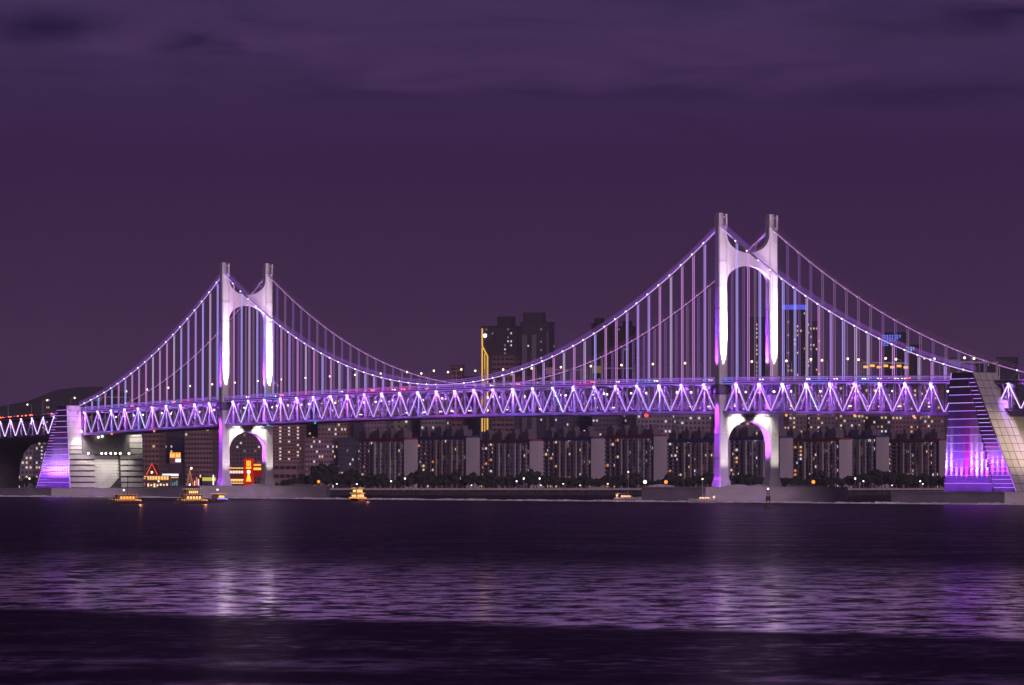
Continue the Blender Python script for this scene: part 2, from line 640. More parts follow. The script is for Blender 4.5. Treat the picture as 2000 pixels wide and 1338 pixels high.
for v in (0, GAP):
    pts = [-U_END + 2 * U_END * i / 60 for i in range(61)]
    near = v == 0
    t_ = MB()
    t_.loft([[(u, v - .45, zA(u) + .2), (u, v + .45, zA(u) + .2), (u, v + .45, zA(u) + 1.2), (u, v - .45, zA(u) + 1.2)] for u in pts])
    t_.build('top_chord', STEEL, bridge)
    t_ = MB()
    t_.loft([[(u, v - .5, zA(u) - DEPTH - 1.2), (u, v + .5, zA(u) - DEPTH - 1.2), (u, v + .5, zA(u) - DEPTH - .2), (u, v - .5, zA(u) - DEPTH - .2)] for u in pts])
    t_.build('bottom_chord', STEEL, bridge)
    for a, l, r in segs:
        for e in (l, r):
            if abs(e) > U_END:
                continue
            za, ze = zA(a), zA(e) - DEPTH
            side = 1 if e > a else -1
            d = MB().bar((a + side * .5, v, za), (e - side * .35, v, ze), .55, .75).build('truss_diagonal', STEEL, bridge)
            s = MB()
            p0, p1 = Vector((a + side * .45, v - (.42 if near else .42), za - .3)), Vector((e - side * .3, v - .42, ze + .1))
            if near:
                c = rnd.random()
                m_ = GLOW_C if c < .05 else GLOW_W
                s.tube([p0, p1], .14, 4).build('glow_strip', m_, d)  # glowing tube in place of floodlight falling on the diagonal
    for u in node_us:
        z = zA(u)
        p = MB()
        p.loft([[(u - .95, v - .3, z - DEPTH), (u + .95, v - .3, z - DEPTH), (u + .95, v + .3, z - DEPTH), (u - .95, v + .3, z - DEPTH)],
                [(u - .35, v - .3, z), (u + .35, v - .3, z), (u + .35, v + .3, z), (u - .35, v + .3, z)]])
        po_ = p.build('truss_post', STEEL, bridge)
        MB().hull([(u - .9, v - .42, z - 1.3), (u + .9, v - .42, z - 1.3), (u + .9, v + .42, z - 1.3), (u - .9, v + .42, z - 1.3)],
                  [(u - 1.5, v - .42, z + .4), (u + 1.5, v - .42, z + .4), (u + 1.5, v + .42, z + .4), (u - 1.5, v + .42, z + .4)]).build('gusset_plate', STEEL, po_)
    for u in mid_us:
        z = zA(u)
        MB().box(u - .22, u + .22, v - .2, v + .2, z - DEPTH, z + .2).build('truss_post', STEEL, bridge)

# node lamps shining down the truss
nodem = MB().ball((0, 0, 0), .42).mesh('node_lamp', NODE)
for u in node_us:
    obj('node_lamp', nodem, bridge, (u, -.75, zA(u) + .1))
    c = rnd.choice([(0.40, 0.10, 1.0), (0.45, 0.12, 1.0), (0.55, 0.10, 0.95), (0.30, 0.14, 1.0)])
    lamp('SPOT', 'node_floodlight', bridge, (u + .1, -3.4, zA(u) + 1.2), 32000, c, .4, (u, 1.0, zA(u) - 5.0), 100, .8)
    lamp('SPOT', 'node_floodlight', bridge, (u + .1, -1.3, zA(u) + .7), 6000, c, .3, (u, .2, zA(u) - 5.0), 60, .8)
    lamp('SPOT', 'truss_fill_light', bridge, (u + 6, 2.0, zA(u) - 1.0), 32000, (0.46, 0.14, 1.0), .4, (u + 6, GAP, zA(u) - 6), 130, .8)  # added violet fill for the dark inside of the truss

# decks, railings, glowing tubes added for the purple wash along the edge
pts = [-U_END + 2 * U_END * i / 60 for i in range(61)]
MB().loft([[(u, -1.0, zA(u) + 1.25), (u, GAP + 1.0, zA(u) + 1.25), (u, GAP + 1.0, zA(u) + 1.6), (u, -1.0, zA(u) + 1.6)] for u in pts]).build('upper_deck', ROAD, bridge)
MB().loft([[(u, .8, zA(u) - DEPTH + .1), (u, GAP - .8, zA(u) - DEPTH + .1), (u, GAP - .8, zA(u) - DEPTH + .5), (u, .8, zA(u) - DEPTH + .5)] for u in pts]).build('lower_deck', ROAD, bridge)
for v in (-1.0, GAP + 1.0):
    rl = MB()
    for h in (1.9, 2.35, 2.8, 3.2):
        rl.tube([(u, v, zA(u) + h) for u in pts], .09, 3)
    for i in range(230):
        u = -U_END + 2 * U_END * i / 229
        rl.box(u - .07, u + .07, v - .07, v + .07, zA(u) + 1.5, zA(u) + 3.2)
    rl.build('railing', STEEL, bridge)
cut = [-U_END] + [u for u in node_us if abs(u) < U_END - 3] + [U_END]
for a, c in zip(cut[:-1], cut[1:]):
    m_ = rnd.choice([GLOW_V, GLOW_V, GLOW_V, GLOW_M, GLOW_B, glow('glow_dim_violet', (.45, .2, .85), .8)])
    e_ = MB()
    for h_, v_ in ((.55, -.72), (1.42, -1.16), (2.3, -1.18), (2.9, -1.18)):
        e_.tube([(a + .4, v_, zA(a) + h_), (c - .4, v_, zA(c) + h_)], .12, 4)
    e_.build('deck_edge_glow', m_, bridge)
for u in node_us:                               # cross frames between the two trusses
    fl = MB()
    fl.bar((u, .4, zA(u) + .6), (u, GAP - .4, zA(u) + .6), .5, .9)
    fl.bar((u, .4, zA(u) - DEPTH - .5), (u, GAP - .4, zA(u) - DEPTH - .5), .5, .9)
    fl.bar((u, .4, zA(u) - DEPTH + .5), (u, 4.2, zA(u) + .4), .35, .35)
    fl.bar((u, GAP - .4, zA(u) - DEPTH + .5), (u, GAP - 4.2, zA(u) + .4), .35, .35)
    fl.build('cross_frame', STEEL, bridge)

MB().tube([(u, -.9, zA(u) - DEPTH - .1) for u in pts], .16, 5).build('service_pipe', STEEL, bridge)
# main cables with walkway ropes, clamp lamps
for v in (0, GAP):
    near = v == 0
    us = [-440 + 880 * i / 176 for i in range(177)]
    mc = MB().tube([(u, v, zcable(u)) for u in us], .42, 6).build('main_cable', STEEL, bridge)
    lm = glow('cable_led_near', (0.62, 0.38, 1.0), 1.6) if near else glow('cable_led_far', (0.62, 0.25, 0.75), .9)
    for s in range(44):
        lo = us[s * 4:s * 4 + 5]
        if near and any(a < lo[2] < b_ for a, b_ in ((262, 282), (-238, -218))):
            continue
        MB().tube([(u, v - .5, zcable(u) + .12) for u in lo], .16, 4).build('cable_led_strip', lm, mc)
    hp = MB()
    for h, dv in ((1.2, -.7), (2.0, -.7), (1.2, .7), (2.0, .7)):
        hp.tube([(u, v + dv, zcable(u) + h) for u in us], .08, 3)
    hp.build('walkway_rope', glow('rope_glow_near', (0.42, 0.14, 0.8), .7) if near else glow('rope_glow_far', (0.40, 0.13, 0.45), .22), mc)  # ropes emit; the purple glow above the cable is put into them
    posts = MB()
    for u in us[::2]:
        posts.bar((u, v - .7, zcable(u)), (u, v - .7, zcable(u) + 2.0), .1, .1)
    posts.build('walkway_post', STEEL, mc)

hang_cols = [glow('hanger_violet', (0.46, 0.26, 0.80), 1.35), glow('hanger_pink', (0.52, 0.22, 0.58), 1.35),
             glow('hanger_blue', (0.40, 0.33, 0.90), 1.35), glow('hanger_pale', (0.50, 0.36, 0.62), 1.35)]  # ropes glow themselves, in place of coloured light falling on them
hang_far = [glow('hanger_far_mauve', (0.38, 0.2, 0.42), .6), glow('hanger_far_violet', (0.32, 0.15, 0.55), .6)]
clampn = MB().ball((0, 0, 0), .26).mesh('clamp_lamp', glow('clamp_led', (0.76, 0.68, 1.0), 5.0))
clampf = MB().ball((0, 0, 0), .22).mesh('clamp_lamp', glow('clamp_led_far', (0.8, 0.45, 0.8), 1.2))
hang_us = sorted(node_us + mid_us)
for v in (0, GAP):
    for u in hang_us:
        zc, zd = zcable(u), zA(u) + 1.6
        if zc - zd < 1.6 or abs(abs(u) - 250) < 4 or abs(u) > 428:
            continue
        h = MB()
        for du in (-.62, .62):
            h.tube([(u + du, v, zd), (u + du, v, zc)], .15, 4)
        m_ = rnd.choice(hang_cols) if v == 0 else rnd.choice(hang_far)
        h.build('hanger', m_, bridge)
        MB().box(u - .9, u + .9, v - .5, v + .5, zc - .55, zc + .45).build('cable_clamp', STEEL, bridge)
        obj('clamp_lamp', clampn if v == 0 else clampf, bridge, (u, v - .75, zc + .2))

# end struts where the cables reach the anchorages
for s in (-1, 1):
    for v in (0, GAP):
        e = MB()
        ue = s * 433
        e.bar((ue, v, zA(ue) + 1.6), (ue, v, 49.4), .5, .5)
        e.bar((ue - s * 6, v, zA(ue) + 1.6), (ue, v, 49.4), .4, .4)
        e.build('cable_end_frame', STEEL, bridge)
        obj('clamp_lamp', clampn, bridge, (ue, v - .7, 49.6))

# navigation lights under the deck and small lamps of the lower roadway
nav = {'orange': MB().ball((0, 0, 0), .5).mesh('navigation_light', ORANGE), 'green': MB().ball((0, 0, 0), .5).mesh('navigation_light', GREEN),
       'red': MB().ball((0, 0, 0), .8).mesh('navigation_light', RED)}
for u, c in ((-395, 'orange'), (-338, 'orange'), (-196, 'green'), (-141, 'green'), (188, 'red'), (303, 'orange'), (355, 'orange'), (398, 'orange')):
    obj('navigation_light', nav[c], bridge, (u, -.6, zA(u) - DEPTH - 1.7), label=c + ' navigation light under the truss')
ld = MB().box(-.9, .9, -.25, .25, -.15, .15).mesh('roadway_lamp', glow('roadway_white', (1.0, .82, .7), 3.5))
ls = MB().ball((0, 0, 0), .36).mesh('roadway_lamp', glow('roadway_white_small', (1.0, .88, .8), 5.0))
for i, u in enumerate(range(-425, 430, 13)):
    obj('roadway_lamp', ls, bridge, (u + rnd.uniform(-2, 2), GAP * rnd.choice((.35, .75)), zA(u) - 2.6))
for u in list(range(-140, 240, 17)) + list(range(268, 430, 12)):
    if rnd.random() < .7:
        obj('roadway_lamp', ld, bridge, (u + rnd.uniform(-3, 3), GAP * .6, zA(u) - DEPTH + 2.0))

# floodlights of the towers
PURPLE = (0.36, 0.05, 1.0)
WARMW = (1.0, 0.93, 0.80)
PINK = (0.80, 0.46, 1.0)
for su in (-250, 250):
    for v in (0, GAP):
        # white beams up the face that looks along the bridge
        lamp('SPOT', 'tower_floodlight', bridge, (su + 4.4, v, 52.0), 55000, WARMW, .5, (su + 1.6, v, 72), 30, 1.0)
        lamp('SPOT', 'tower_floodlight', bridge, (su + 3.6, v, 51.8), 150000, WARMW, .35, (su + 2.0, v, 62), 22, 1.0)
        lamp('SPOT', 'tower_floodlight', bridge, (su + 3.7, v, 52.0), 1500000, WARMW, .35, (su + 1.9, v, 66), 15, 1.0)
        # white beams down the lower leg
        lamp('SPOT', 'tower_floodlight', bridge, (su + 4.6, v, 36.0), 45000, WARMW, .5, (su + 2.0, v, 21), 55, 1.0)
        lamp('SPOT', 'tower_floodlight', bridge, (su + 15, v, 7.2), 15000, (1.0, .86, .82), .6, (su + 2.3, v, 21), 44, .9)  # added uplight from the island, brightens the lower leg
        # violet-pink wash up to the top
        lamp('SPOT', 'tower_floodlight', bridge, (su + 16, VM + (v - VM) * .9, 52.0), 140000, PINK, 1.0, (su + 1.5, v, 96), 36, .7)
    for v in (0, GAP):
        # purple beams on the outer face of each leg
        lamp('SPOT', 'tower_floodlight', bridge, (su, v - 3.7, 51.0), 140000, PURPLE, .4, (su, v - 2.1, 64), 30, 1.0)
        lamp('SPOT', 'tower_floodlight', bridge, (su, v - 3.5, 47.0), 420000, (0.42, 0.04, 1.0), .4, (su, v - 2.5, 18), 26, 1.0)
    for v in (0, GAP):
        lamp('SPOT', 'tower_floodlight', bridge, (su + 13, v + (1.5 if v == 0 else -1.5), 52), 110000, (.85, .5, 1.0), 1.0, (su + 1.6, v, 110), 20, .8)
        lamp('SPOT', 'tower_floodlight', bridge, (su, v - 6.0, 50), 130000, (.34, .05, 1.0), .6, (su, v - 2.0, 90), 26, 1.0)
    lamp('SPOT', 'tower_floodlight', bridge, (su, GAP - 3.7, 51.5), 70000, (0.5, 0.12, 1.0), .4, (su, GAP - 2.0, 80), 40, .9)
    lamp('SPOT', 'tower_floodlight', bridge, (su, 4.5, 10), 90000, (0.5, 0.10, 1.0), .5, (su, GAP - 3.0, 27), 50, .7)
    lamp('SPOT', 'tower_floodlight', bridge, (su + 7, VM - 5, 35.2), 7000, WARMW, .5, (su + 2, VM - 6, 32), 90, .8)
    lamp('SPOT', 'tower_floodlight', bridge, (su + 7, VM + 5, 35.2), 7000, WARMW, .5, (su + 2, VM + 6, 32), 90, .8)
    lamp('SPOT', 'tower_floodlight', bridge, (su, VM - 4, 52), 30000, (0.9, 0.75, 1.0), .5, (su, GAP - 5, 94), 30, .6)

# ------------------------------------------------------------------ concrete islands under towers and anchorages


def island(label, u0, u1, v0, v1, h, ch=4.0):
    t = thing('concrete_island', label, 'island', W((u0 + u1) / 2, (v0 + v1) / 2), BR_ROT)
    a, c = (u1 - u0) / 2, (v1 - v0) / 2
    lp = lambda z, e: [(-a - e, -c - e, z), (a + e, -c - e, z), (a + e, c - ch, z), (a - ch, c + e, z), (-a - e, c + e, z)]
    MB().hull(lp(-2, 0), lp(h - .5, 0)).build('base', CONC, t)
    MB().hull(lp(h - .5, .15), lp(h, .15)).build('rim', CONC, t)
    return t


island('long concrete island carrying the left bridge tower', -277, -225, -24, 48, 6.0)
island('long concrete island carrying the right bridge tower', 225, 278, -23, 45, 6.0)
island('concrete island under the left anchorage with the purple stepped wall', -497, -421, -24, 44, 4.6)
island('concrete island under the right anchorage at the picture edge', 420, 497, -24, 48, 4.6)

# pale rubble mounds beside the tower feet
MOUND = mat('pale_rubble', (0.46, 0.42, 0.42), 0.9, var=0.3, scale=0.8, bump=.4)
for i, (u, v, L, lab) in enumerate([(276, -8, 6, 'pale rubble mound left of the right tower foot'), (260, 12, 6, 'pale rubble mound between the feet of the right tower'),
                                    (258, 33, 7, 'pale rubble mound right of the right tower foot'), (228, -16, 7, 'long pale rubble mound behind the left edge of the right island'),
                                    (-238, 36, 7, 'pale rubble mound right of the left tower foot'), (-240, 14, 6, 'pale rubble mound between the feet of the left tower')]):
    b = MB()
    rr = random.Random(i)
    loops = []
    for k in range(7):
        t = -1 + 2 * k / 6
        s = max(.08, (1 - abs(t) ** 2.6))
        loops.append([(-2.2 * s + rr.uniform(-.2, .2), t * L, -0.05), (2.2 * s, t * L, -0.05), (1.2 * s, t * L, .95 * s + rr.uniform(-.15, .15)), (-1.2 * s, t * L, .95 * s + rr.uniform(-.15, .15))])
    b.loft(loops)
    b.build('rubble_mound', MOUND, loc=W(u, v, 6.0), rz=BR_ROT, label=lab, cat='rubble mound')

# lamps on the islands
for (u, v, z, m_, lab) in [(240, -20, 6, ORANGE, 'orange beacon on the left rim of the right tower island'), (250, 43, 6, ORANGE, 'orange beacon at the far right end of the right tower island'),
                           (-236, 45, 6, ORANGE, 'orange beacon at the right end of the left tower island'), (226, -22, 6, WHITE, 'white beacon on the corner of the right tower island')]:
    t = thing('beacon', lab, 'beacon', W(u, v, z), BR_ROT)
    MB().tube([(0, 0, 0), (0, 0, 1.6)], .14, 6).build('post', DARKSTEEL, t)
    MB().ball((0, 0, 2.0), .75).build('lamp_head', m_, t)

# ------------------------------------------------------------------ anchorages


def anchorage(s, label):
    """s = +1 right, -1 left; local u runs outward from the span"""
    t = thing('anchorage', label, 'anchorage', W(0, 0, 0), BR_ROT)
    Z0, Z1 = 4.6, 48.2

    def P(u, v, z):
        return (s * u, v, z)

    def uin(z):
        return 437.4 - 4.6 * (Z1 - z) / (Z1 - Z0)

    def uout(z):
        return 451.6 + 29.4 * (Z1 - z) / (Z1 - Z0)

    def wall(name, v0, v1, m_, zt=Z1, du=0.0):
        b = MB()
        bot = [P(uin(Z0) + du, v0, Z0), P(uout(Z0) - du, v0, Z0), P(uout(Z0) - du, v1, Z0), P(uin(Z0) + du, v1, Z0)]
        top = [P(uin(zt) + du, v0, zt), P(uout(zt) - du, v0, zt), P(uout(zt) - du, v1, zt), P(uin(zt) + du, v1, zt)]
        if s < 0:
            bot.reverse()
            top.reverse()
        b.hull(bot, top)
        return b.build(name, m_, t)
    near = wall('near_wall', -8.6, 0.2, JOINT)
    far = wall('far_wall', 24.6, 33.4, JOINT)
    core = wall('core', 0.2, 24.6, mat('core_concrete', (0.33, 0.31, 0.31), .8), 33.5, 4.0)
    # outer near face: stepped cladding courses with light strips under them
    step = 2.95
    lm = [glow('anchor_led_violet', (0.48, 0.2, .95), 1.5), glow('anchor_led_lilac', (0.56, 0.32, .85), 1.5), glow('anchor_led_magenta', (0.8, 0.2, .7), 1.5)]
    k = 0
    z = Z0
    while z + step <= Z1 + .1:
        ub = 447.5 + (Z1 - z) * .42
        a0, a1, b1 = uin(z), uin(z + step), ub
        for (n_, z0, z1, c0, c1, d) in ((1, z, z + step, None, ub, .55), (2, z, z + step / 2, ub + .35, None, .25), (2, z + step / 2, z + step, ub + .15, None, .25)):
            l0 = uin(z0) if c0 is None else c0
            l1 = uin(z1) if c0 is None else c0
            h0 = uout(z0) - .2 if c1 is None else c1
            h1 = uout(z1) - .2 if c1 is None else c1
            if h1 - l1 < .8:
                continue
            g = .12
            b = MB()
            bot = [P(l0, -8.6 - d, z0 + g), P(h0, -8.6 - d, z0 + g), P(h0, -8.6, z0 + g), P(l0, -8.6, z0 + g)]
            top = [P(l1, -8.6 - d + .12, z1 - g), P(h1, -8.6 - d + .12, z1 - g), P(h1, -8.6, z1 - g), P(l1, -8.6, z1 - g)]
            if s < 0:
                bot.reverse()
                top.reverse()
            b.hull(bot, top)
            b.build('panel', CLAD, near)
            if z1 < Z1 - 1.5:
                MB().bar(P(l1 + .1, -8.52 - d, z1), P(h1 - .1, -8.52 - d, z1), .16, .2).build('glow_strip', lm[0] if rnd.random() < .6 else rnd.choice(lm), near)
        z += step
        k += 1
    # violet edge lines
    MB().tube([P(uin(Z0), -8.75, Z0), P(uin(Z1), -8.75, Z1)], .16, 4).build('edge_light', lm[1], near)
    MB().tube([P(uout(Z0), -8.75, Z0), P(uout(24), -8.75, 24)], .14, 4).build('edge_light', lm[0], near)
    # upward floodlights at the foot of the face
    n = 14
    for i in range(n):
        u = 434.5 + (479.5 - 434.5) * i / (n - 1)
        c = (0.42, 0.12, 1.0)
        if s > 0 and i == 4:
            c = (1.0, 0.02, .75)
        elif s > 0 and i in (6,):
            c = (1.0, 0.35, .8)
        elif rnd.random() < .45:
            c = (0.85, 0.06, 1.0) if s > 0 else (0.6, 0.2, 1.0)
        hot = not (s > 0 and i in (2, 3, 4))
        lean = .10 * max(0, i - 7)
        lamp('SPOT', 'wall_floodlight', near, P(u, -10.9, Z0 + .3), 320000, c, .2, P(u - lean * 9 / 7, -9.2, Z0 + 11), 24, 1.0)
        if hot:
            lamp('SPOT', 'wall_floodlight', near, P(u - lean * .4, -10.5, Z0 + .8), 800000, (.78, .6, 1.0), .15, P(u - lean * 9 / 7, -9.2, Z0 + 11), 11, 1.0)
    for u in (438, 450, 462, 474):
        lamp('SPOT', 'wall_floodlight', near, P(u, -22.5, Z0 + .8), 22000, (.42, .08, 1.0), .5, P(u - 1, -9, Z0 + 6), 80, 1.0)  # added wide violet wash from the island edge
    if s > 0:
        # sloped outer faces: stone panels in courses
        for v0, v1, nc in ((-8.5, 2.0, 4),):
            MB().hull([(uout(Z0) - .3, v0, Z0), (uout(Z0) - .02, v0, Z0), (uout(Z0) - .02, v1, Z0), (uout(Z0) - .3, v1, Z0)],
                      [(uout(Z1) - .3, v0, Z1), (uout(Z1) - .02, v0, Z1), (uout(Z1) - .02, v1, Z1), (uout(Z1) - .3, v1, Z1)]).build('backing', JOINT, near)
            nr = 15
            for r_ in range(nr):
                za, zb = Z0 + (Z1 - Z0) * r_ / nr + .1, Z0 + (Z1 - Z0) * (r_ + 1) / nr - .1
                for c_ in range(nc):
                    va, vb = v0 + (v1 - v0) * c_ / nc + .09, v0 + (v1 - v0) * (c_ + 1) / nc - .09
                    pr = .22 + rnd.uniform(-.03, .03)
                    MB().hull([(uout(za) - .02, va, za), (uout(za) + pr, va, za), (uout(za) + pr, vb, za), (uout(za) - .02, vb, za)],
                              [(uout(zb) - .02, va, zb), (uout(zb) + pr, va, zb), (uout(zb) + pr, vb, zb), (uout(zb) - .02, vb, zb)]).build('panel', PANEL, near)
        lamp('SPOT', 'wall_floodlight', t, (500, 9, 28), 70000, (1.0, .76, .54), 1.0, (472, 0, 22), 60, 1.0)
    else:
        # inner end faces: courses of pale blocks with dark joints
        def courses(v0, v1, z0, z1, h, uo, grp, m_=PANEL, gap=.35):
            zz = z0
            while zz < z1 - .5:
                zt = min(zz + h, z1)
                ua, ub_ = uin(zz) - uo, uin(zt) - uo
                MB().hull([(-ub_ + .0, v0, zz + gap), (-ua + 0, v0, zz + gap), (-ua, v1, zz + gap), (-ub_, v1, zz + gap)][::1] if False else
                          [(-ua - .6, v0, zz + gap / 2), (-ua, v0, zz + gap / 2), (-ua, v1, zz + gap / 2), (-ua - .6, v1, zz + gap / 2)],
                          [(-ub_ - .6, v0, zt - gap / 2), (-ub_, v0, zt - gap / 2), (-ub_, v1, zt - gap / 2), (-ub_ - .6, v1, zt - gap / 2)]).build('panel', m_, grp)
                zz = zt
        courses(-8.6, -1.4, 27.0, Z1, 3.1, .45, near, gap=.12)
        courses(-8.6, -1.4, 22.6, 27.0, 2.2, .45, near, gap=.5)
        courses(-8.6, 5.6, Z0, 22.6, 3.0, .75, near, gap=.75)
        courses(26.0, 33.2, 22.6, 35, 3.0, .45, far, gap=.5)
        courses(20.2, 33.2, Z0, 22.6, 3.0, .75, far, gap=.75)
        courses(5.9, 19.9, Z0, 22.0, 1.55, -1.2, core, gap=.22)
        b = MB()
        b.box(-438.2, -434.9, -1.3, 5.8, 4.6, 22.5).box(-438.2, -434.9, 20.1, 26, 4.6, 22.5)
        b.build('shoulder', JOINT, core)
        # dark bearing recess under the deck
        b = MB()
        b.box(-437.5, -434.6, -1.0, 25.8, 22.6, 33)
        b.build('bearing_wall', mat('bearing_wall_grey', (.22, .2, .2), .8), core)
        st = MB()
        for i in range(10):
            st.box(-431.4 + i * .0, -430.2, 13.5 + i * .55, 14.1 + i * .55, 4.6, 5.0 + i * .6)
        st.build('stair', JOINT, core)
        lmpm = MB().ball((0, 0, 0), .55).mesh('wall_lamp', glow('wall_lamp_white', (1, .95, .85), 6))
        for v in (0.4, 8, 10.4, 13.2, 15.8, 18.6, 23.6):
            obj('wall_lamp', lmpm, core, (-430.0, v, 22.9))
            lamp('SPOT', 'wall_floodlight', core, (-428.6, v, 23.0), 2600, (1, .96, .88), .3, (-432.5, v, 14), 100, .8)
        lamp('SPOT', 'wall_floodlight', t, (-426.5, -4.5, 46), 9000, (.62, .25, 1.0), .5, (-434.5, -4.5, 43), 110, .9)  # added violet spot tinting the top of the end pillar
        lamp('SPOT', 'wall_floodlight', t, (-428.5, -3.5, 31), 2600, (1, .95, .84), .4, (-433.5, -4.2, 36), 100, .9)
        lamp('SPOT', 'wall_floodlight', t, (-428.5, -3.5, 33), 9000, (1, .95, .84), .4, (-433.5, -4.2, 26), 100, .9)
        lamp('SPOT', 'wall_floodlight', t, (-429, 29.5, 34), 5000, (1, .95, .84), .4, (-433.5, 29.5, 31), 100, .9)
        obj('wall_lamp', lmpm, core, (-430.6, -3.4, 34.5))
        obj('wall_lamp', lmpm, core, (-433.2, 7.4, 31.5))
        obj('wall_lamp', lmpm, core, (-433.2, 9.6, 32))
    return t


anchorage(-1, 'left anchorage block with a purple stepped side wall and a white lit pale end wall')
anchorage(1, 'right anchorage block with a purple stepped side wall and a sloping stone panel face')

# ------------------------------------------------------------------ approach viaducts


def viaduct(s, label, P0, zt, ul0, ul1):
    t = thing('approach_viaduct', label, 'viaduct', W(0, 0, 0), BR_ROT)
    n = int((ul1 - ul0) / P0)
    slope = -0.016
    zt_ = lambda u: zt + slope * (u - ul0)
    for v in (0, GAP):
        near = v == 0
        a, e = ul0, ul0 + n * P0
        MB().loft([[(s * u, v - .45, zt_(u) + .2), (s * u, v + .45, zt_(u) + .2), (s * u, v + .45, zt_(u) + 1.1), (s * u, v - .45, zt_(u) + 1.1)] for u in (a, e)][::s]).build('top_chord', STEEL, t)
        MB().loft([[(s * u, v - .5, zt_(u) - 9.4), (s * u, v + .5, zt_(u) - 9.4), (s * u, v + .5, zt_(u) - 8.6), (s * u, v - .5, zt_(u) - 8.6)] for u in (a, e)][::s]).build('bottom_chord', DARKSTEEL, t)
        for k in range(n):
            u = ul0 + P0 * (k + .5)
            for e in (-1, 1):
                d = MB().bar((s * (u + e * .4), v, zt_(u)), (s * (u + e * P0 / 2 - e * .3), v, zt_(u) - 8.6), .5, .7).build('truss_diagonal', STEEL, t)
                if near and not (k == 3 and e > 0):
                    MB().tube([(s * (u + e * .4), v - .42, zt_(u)), (s * (u + e * P0 / 2 - e * .3), v - .42, zt_(u) - 8.5)], .19, 4).build('glow_strip', GLOW_Y if (s < 0 and k == 0 and e > 0) else glow('glow_viaduct', (.74, .5, 1.0), 2.2), d)  # emissive tubes carry the light thrown onto these diagonals
            MB().box(s * u - .3, s * u + .3, v - .25, v + .25, zt_(u) - 8.7, zt_(u) + .3).build('truss_post', STEEL, t)
            if near:
                lamp('SPOT', 'node_floodlight', t, (s * u, -3.0, zt_(u) + 1.2), 24000, (.45, .2, 1.0), .4, (s * u, 1.0, zt_(u) - 4.0), 90, .8)
    a, e = ul0, ul0 + n * P0
    MB().loft([[(s * u, -1, zt_(u) + 1.15), (s * u, GAP + 1, zt_(u) + 1.15), (s * u, GAP + 1, zt_(u) + 1.5), (s * u, -1, zt_(u) + 1.5)] for u in (a, e)][::s]).build('upper_deck', ROAD, t)
    MB().loft([[(s * u, 1, zt_(u) - 11.6), (s * u, GAP - 1, zt_(u) - 11.6), (s * u, GAP - .2, zt_(u) - 9.5), (s * u, .2, zt_(u) - 9.5)] for u in (a, e)][::s]).build('lower_girder', DARKSTEEL, t)
    for v in (-1, GAP + 1):
        MB().loft([[(s * u, v - .1, zt_(u) + 1.5), (s * u, v + .1, zt_(u) + 1.5), (s * u, v + .1, zt_(u) + 1.85), (s * u, v - .1, zt_(u) + 1.85)] for u in (a, e)][::s]).build('parapet', STEEL, t)
    up = ul0 + 142
    if s < 0:
        b = MB()
        prev = None
        for du, zz in ((-34, 27.5), (-26, 26), (-16, 22.5), (-8, 17), (-5, 9), (-4.5, -2)):
            pass
        prof = [(-38, 30.2), (-24, 28.0), (-14, 24.0), (-8, 18.0), (-6, 10.0), (-6, -2.0), (6, -2.0), (6, 10), (8, 18), (14, 24), (24, 28.0), (38, 30.2)]
        lp = lambda v: [(-(up) + du, v, zz) for du, zz in prof]
        nn_ = len(prof)
        b.v += lp(0.5) + lp(GAP - .5)
        b.f.append(tuple(range(nn_)))
        b.f.append(tuple(reversed(range(nn_, 2 * nn_))))
        for i in range(nn_):
            j = (i + 1) % nn_
            b.f.append((i, nn_ + i, nn_ + j, j))
        b.m += [0] * (nn_ + 2)
        b.build('pier', mat('dark_pier', (.09, .08, .10), .8), t)
    return t


viaduct(-1, 'left approach viaduct with violet zigzag truss and a row of red tail lights', 16.2, 42.9, 453, 453 + 16.2 * 16)
viaduct(1, 'right approach viaduct passing behind the sloping anchorage face', 16.2, 43.6, 455, 455 + 16.2 * 6)

# ------------------------------------------------------------------ street lamps on the decks


def make_street_lamp(h=8.2, lit=True):
    t = obj('street_lamp', None)
    MB().tube([(0, 0, 0), (0, 0, h - 1.0), (0, .35, h - .2), (0, 1.0, h)], .14, 5, r2=.09).build('pole', STEEL, t)
    MB().tube([(0, .9, h), (0, 2.3, h + .15)], .09, 4).build('arm', STEEL, t)
    if lit:
        MB().ball((0, 2.4, h + .05), .45, n=8, rings=5).build('lamp_head', WARM, t)
    else:
        MB().box(-.2, .2, 2.1, 2.9, h, h + .25).build('lamp_head', DARKSTEEL, t)
    return t


LP = {(True): make_street_lamp(), (False): make_street_lamp(lit=False)}
used = set()


def span_place(u):
    return ('between the left anchorage and the left tower' if u < -250 else 'over the left half of the main span' if u < -40 else
            'near the low point of the cables' if u < 60 else 'over the right half of the main span' if u < 250 else 'between the right tower and the right anchorage')


def put_lamp(u, v, z, flip, lit, label, group):
    if 'approach' not in label and 'anchorage' not in label:
        label += ' ' + span_place(u)
        group += ' ' + span_place(u)
    o = LP[lit] if lit not in used else copy_tree(LP[lit])
    used.add(lit)
    o.location = W(u, v, z)
    o.rotation_euler = (0, 0, BR_ROT + (math.pi if flip else 0))
    o['label'] = label
    o['category'] = 'street lamp'
    o['group'] = group


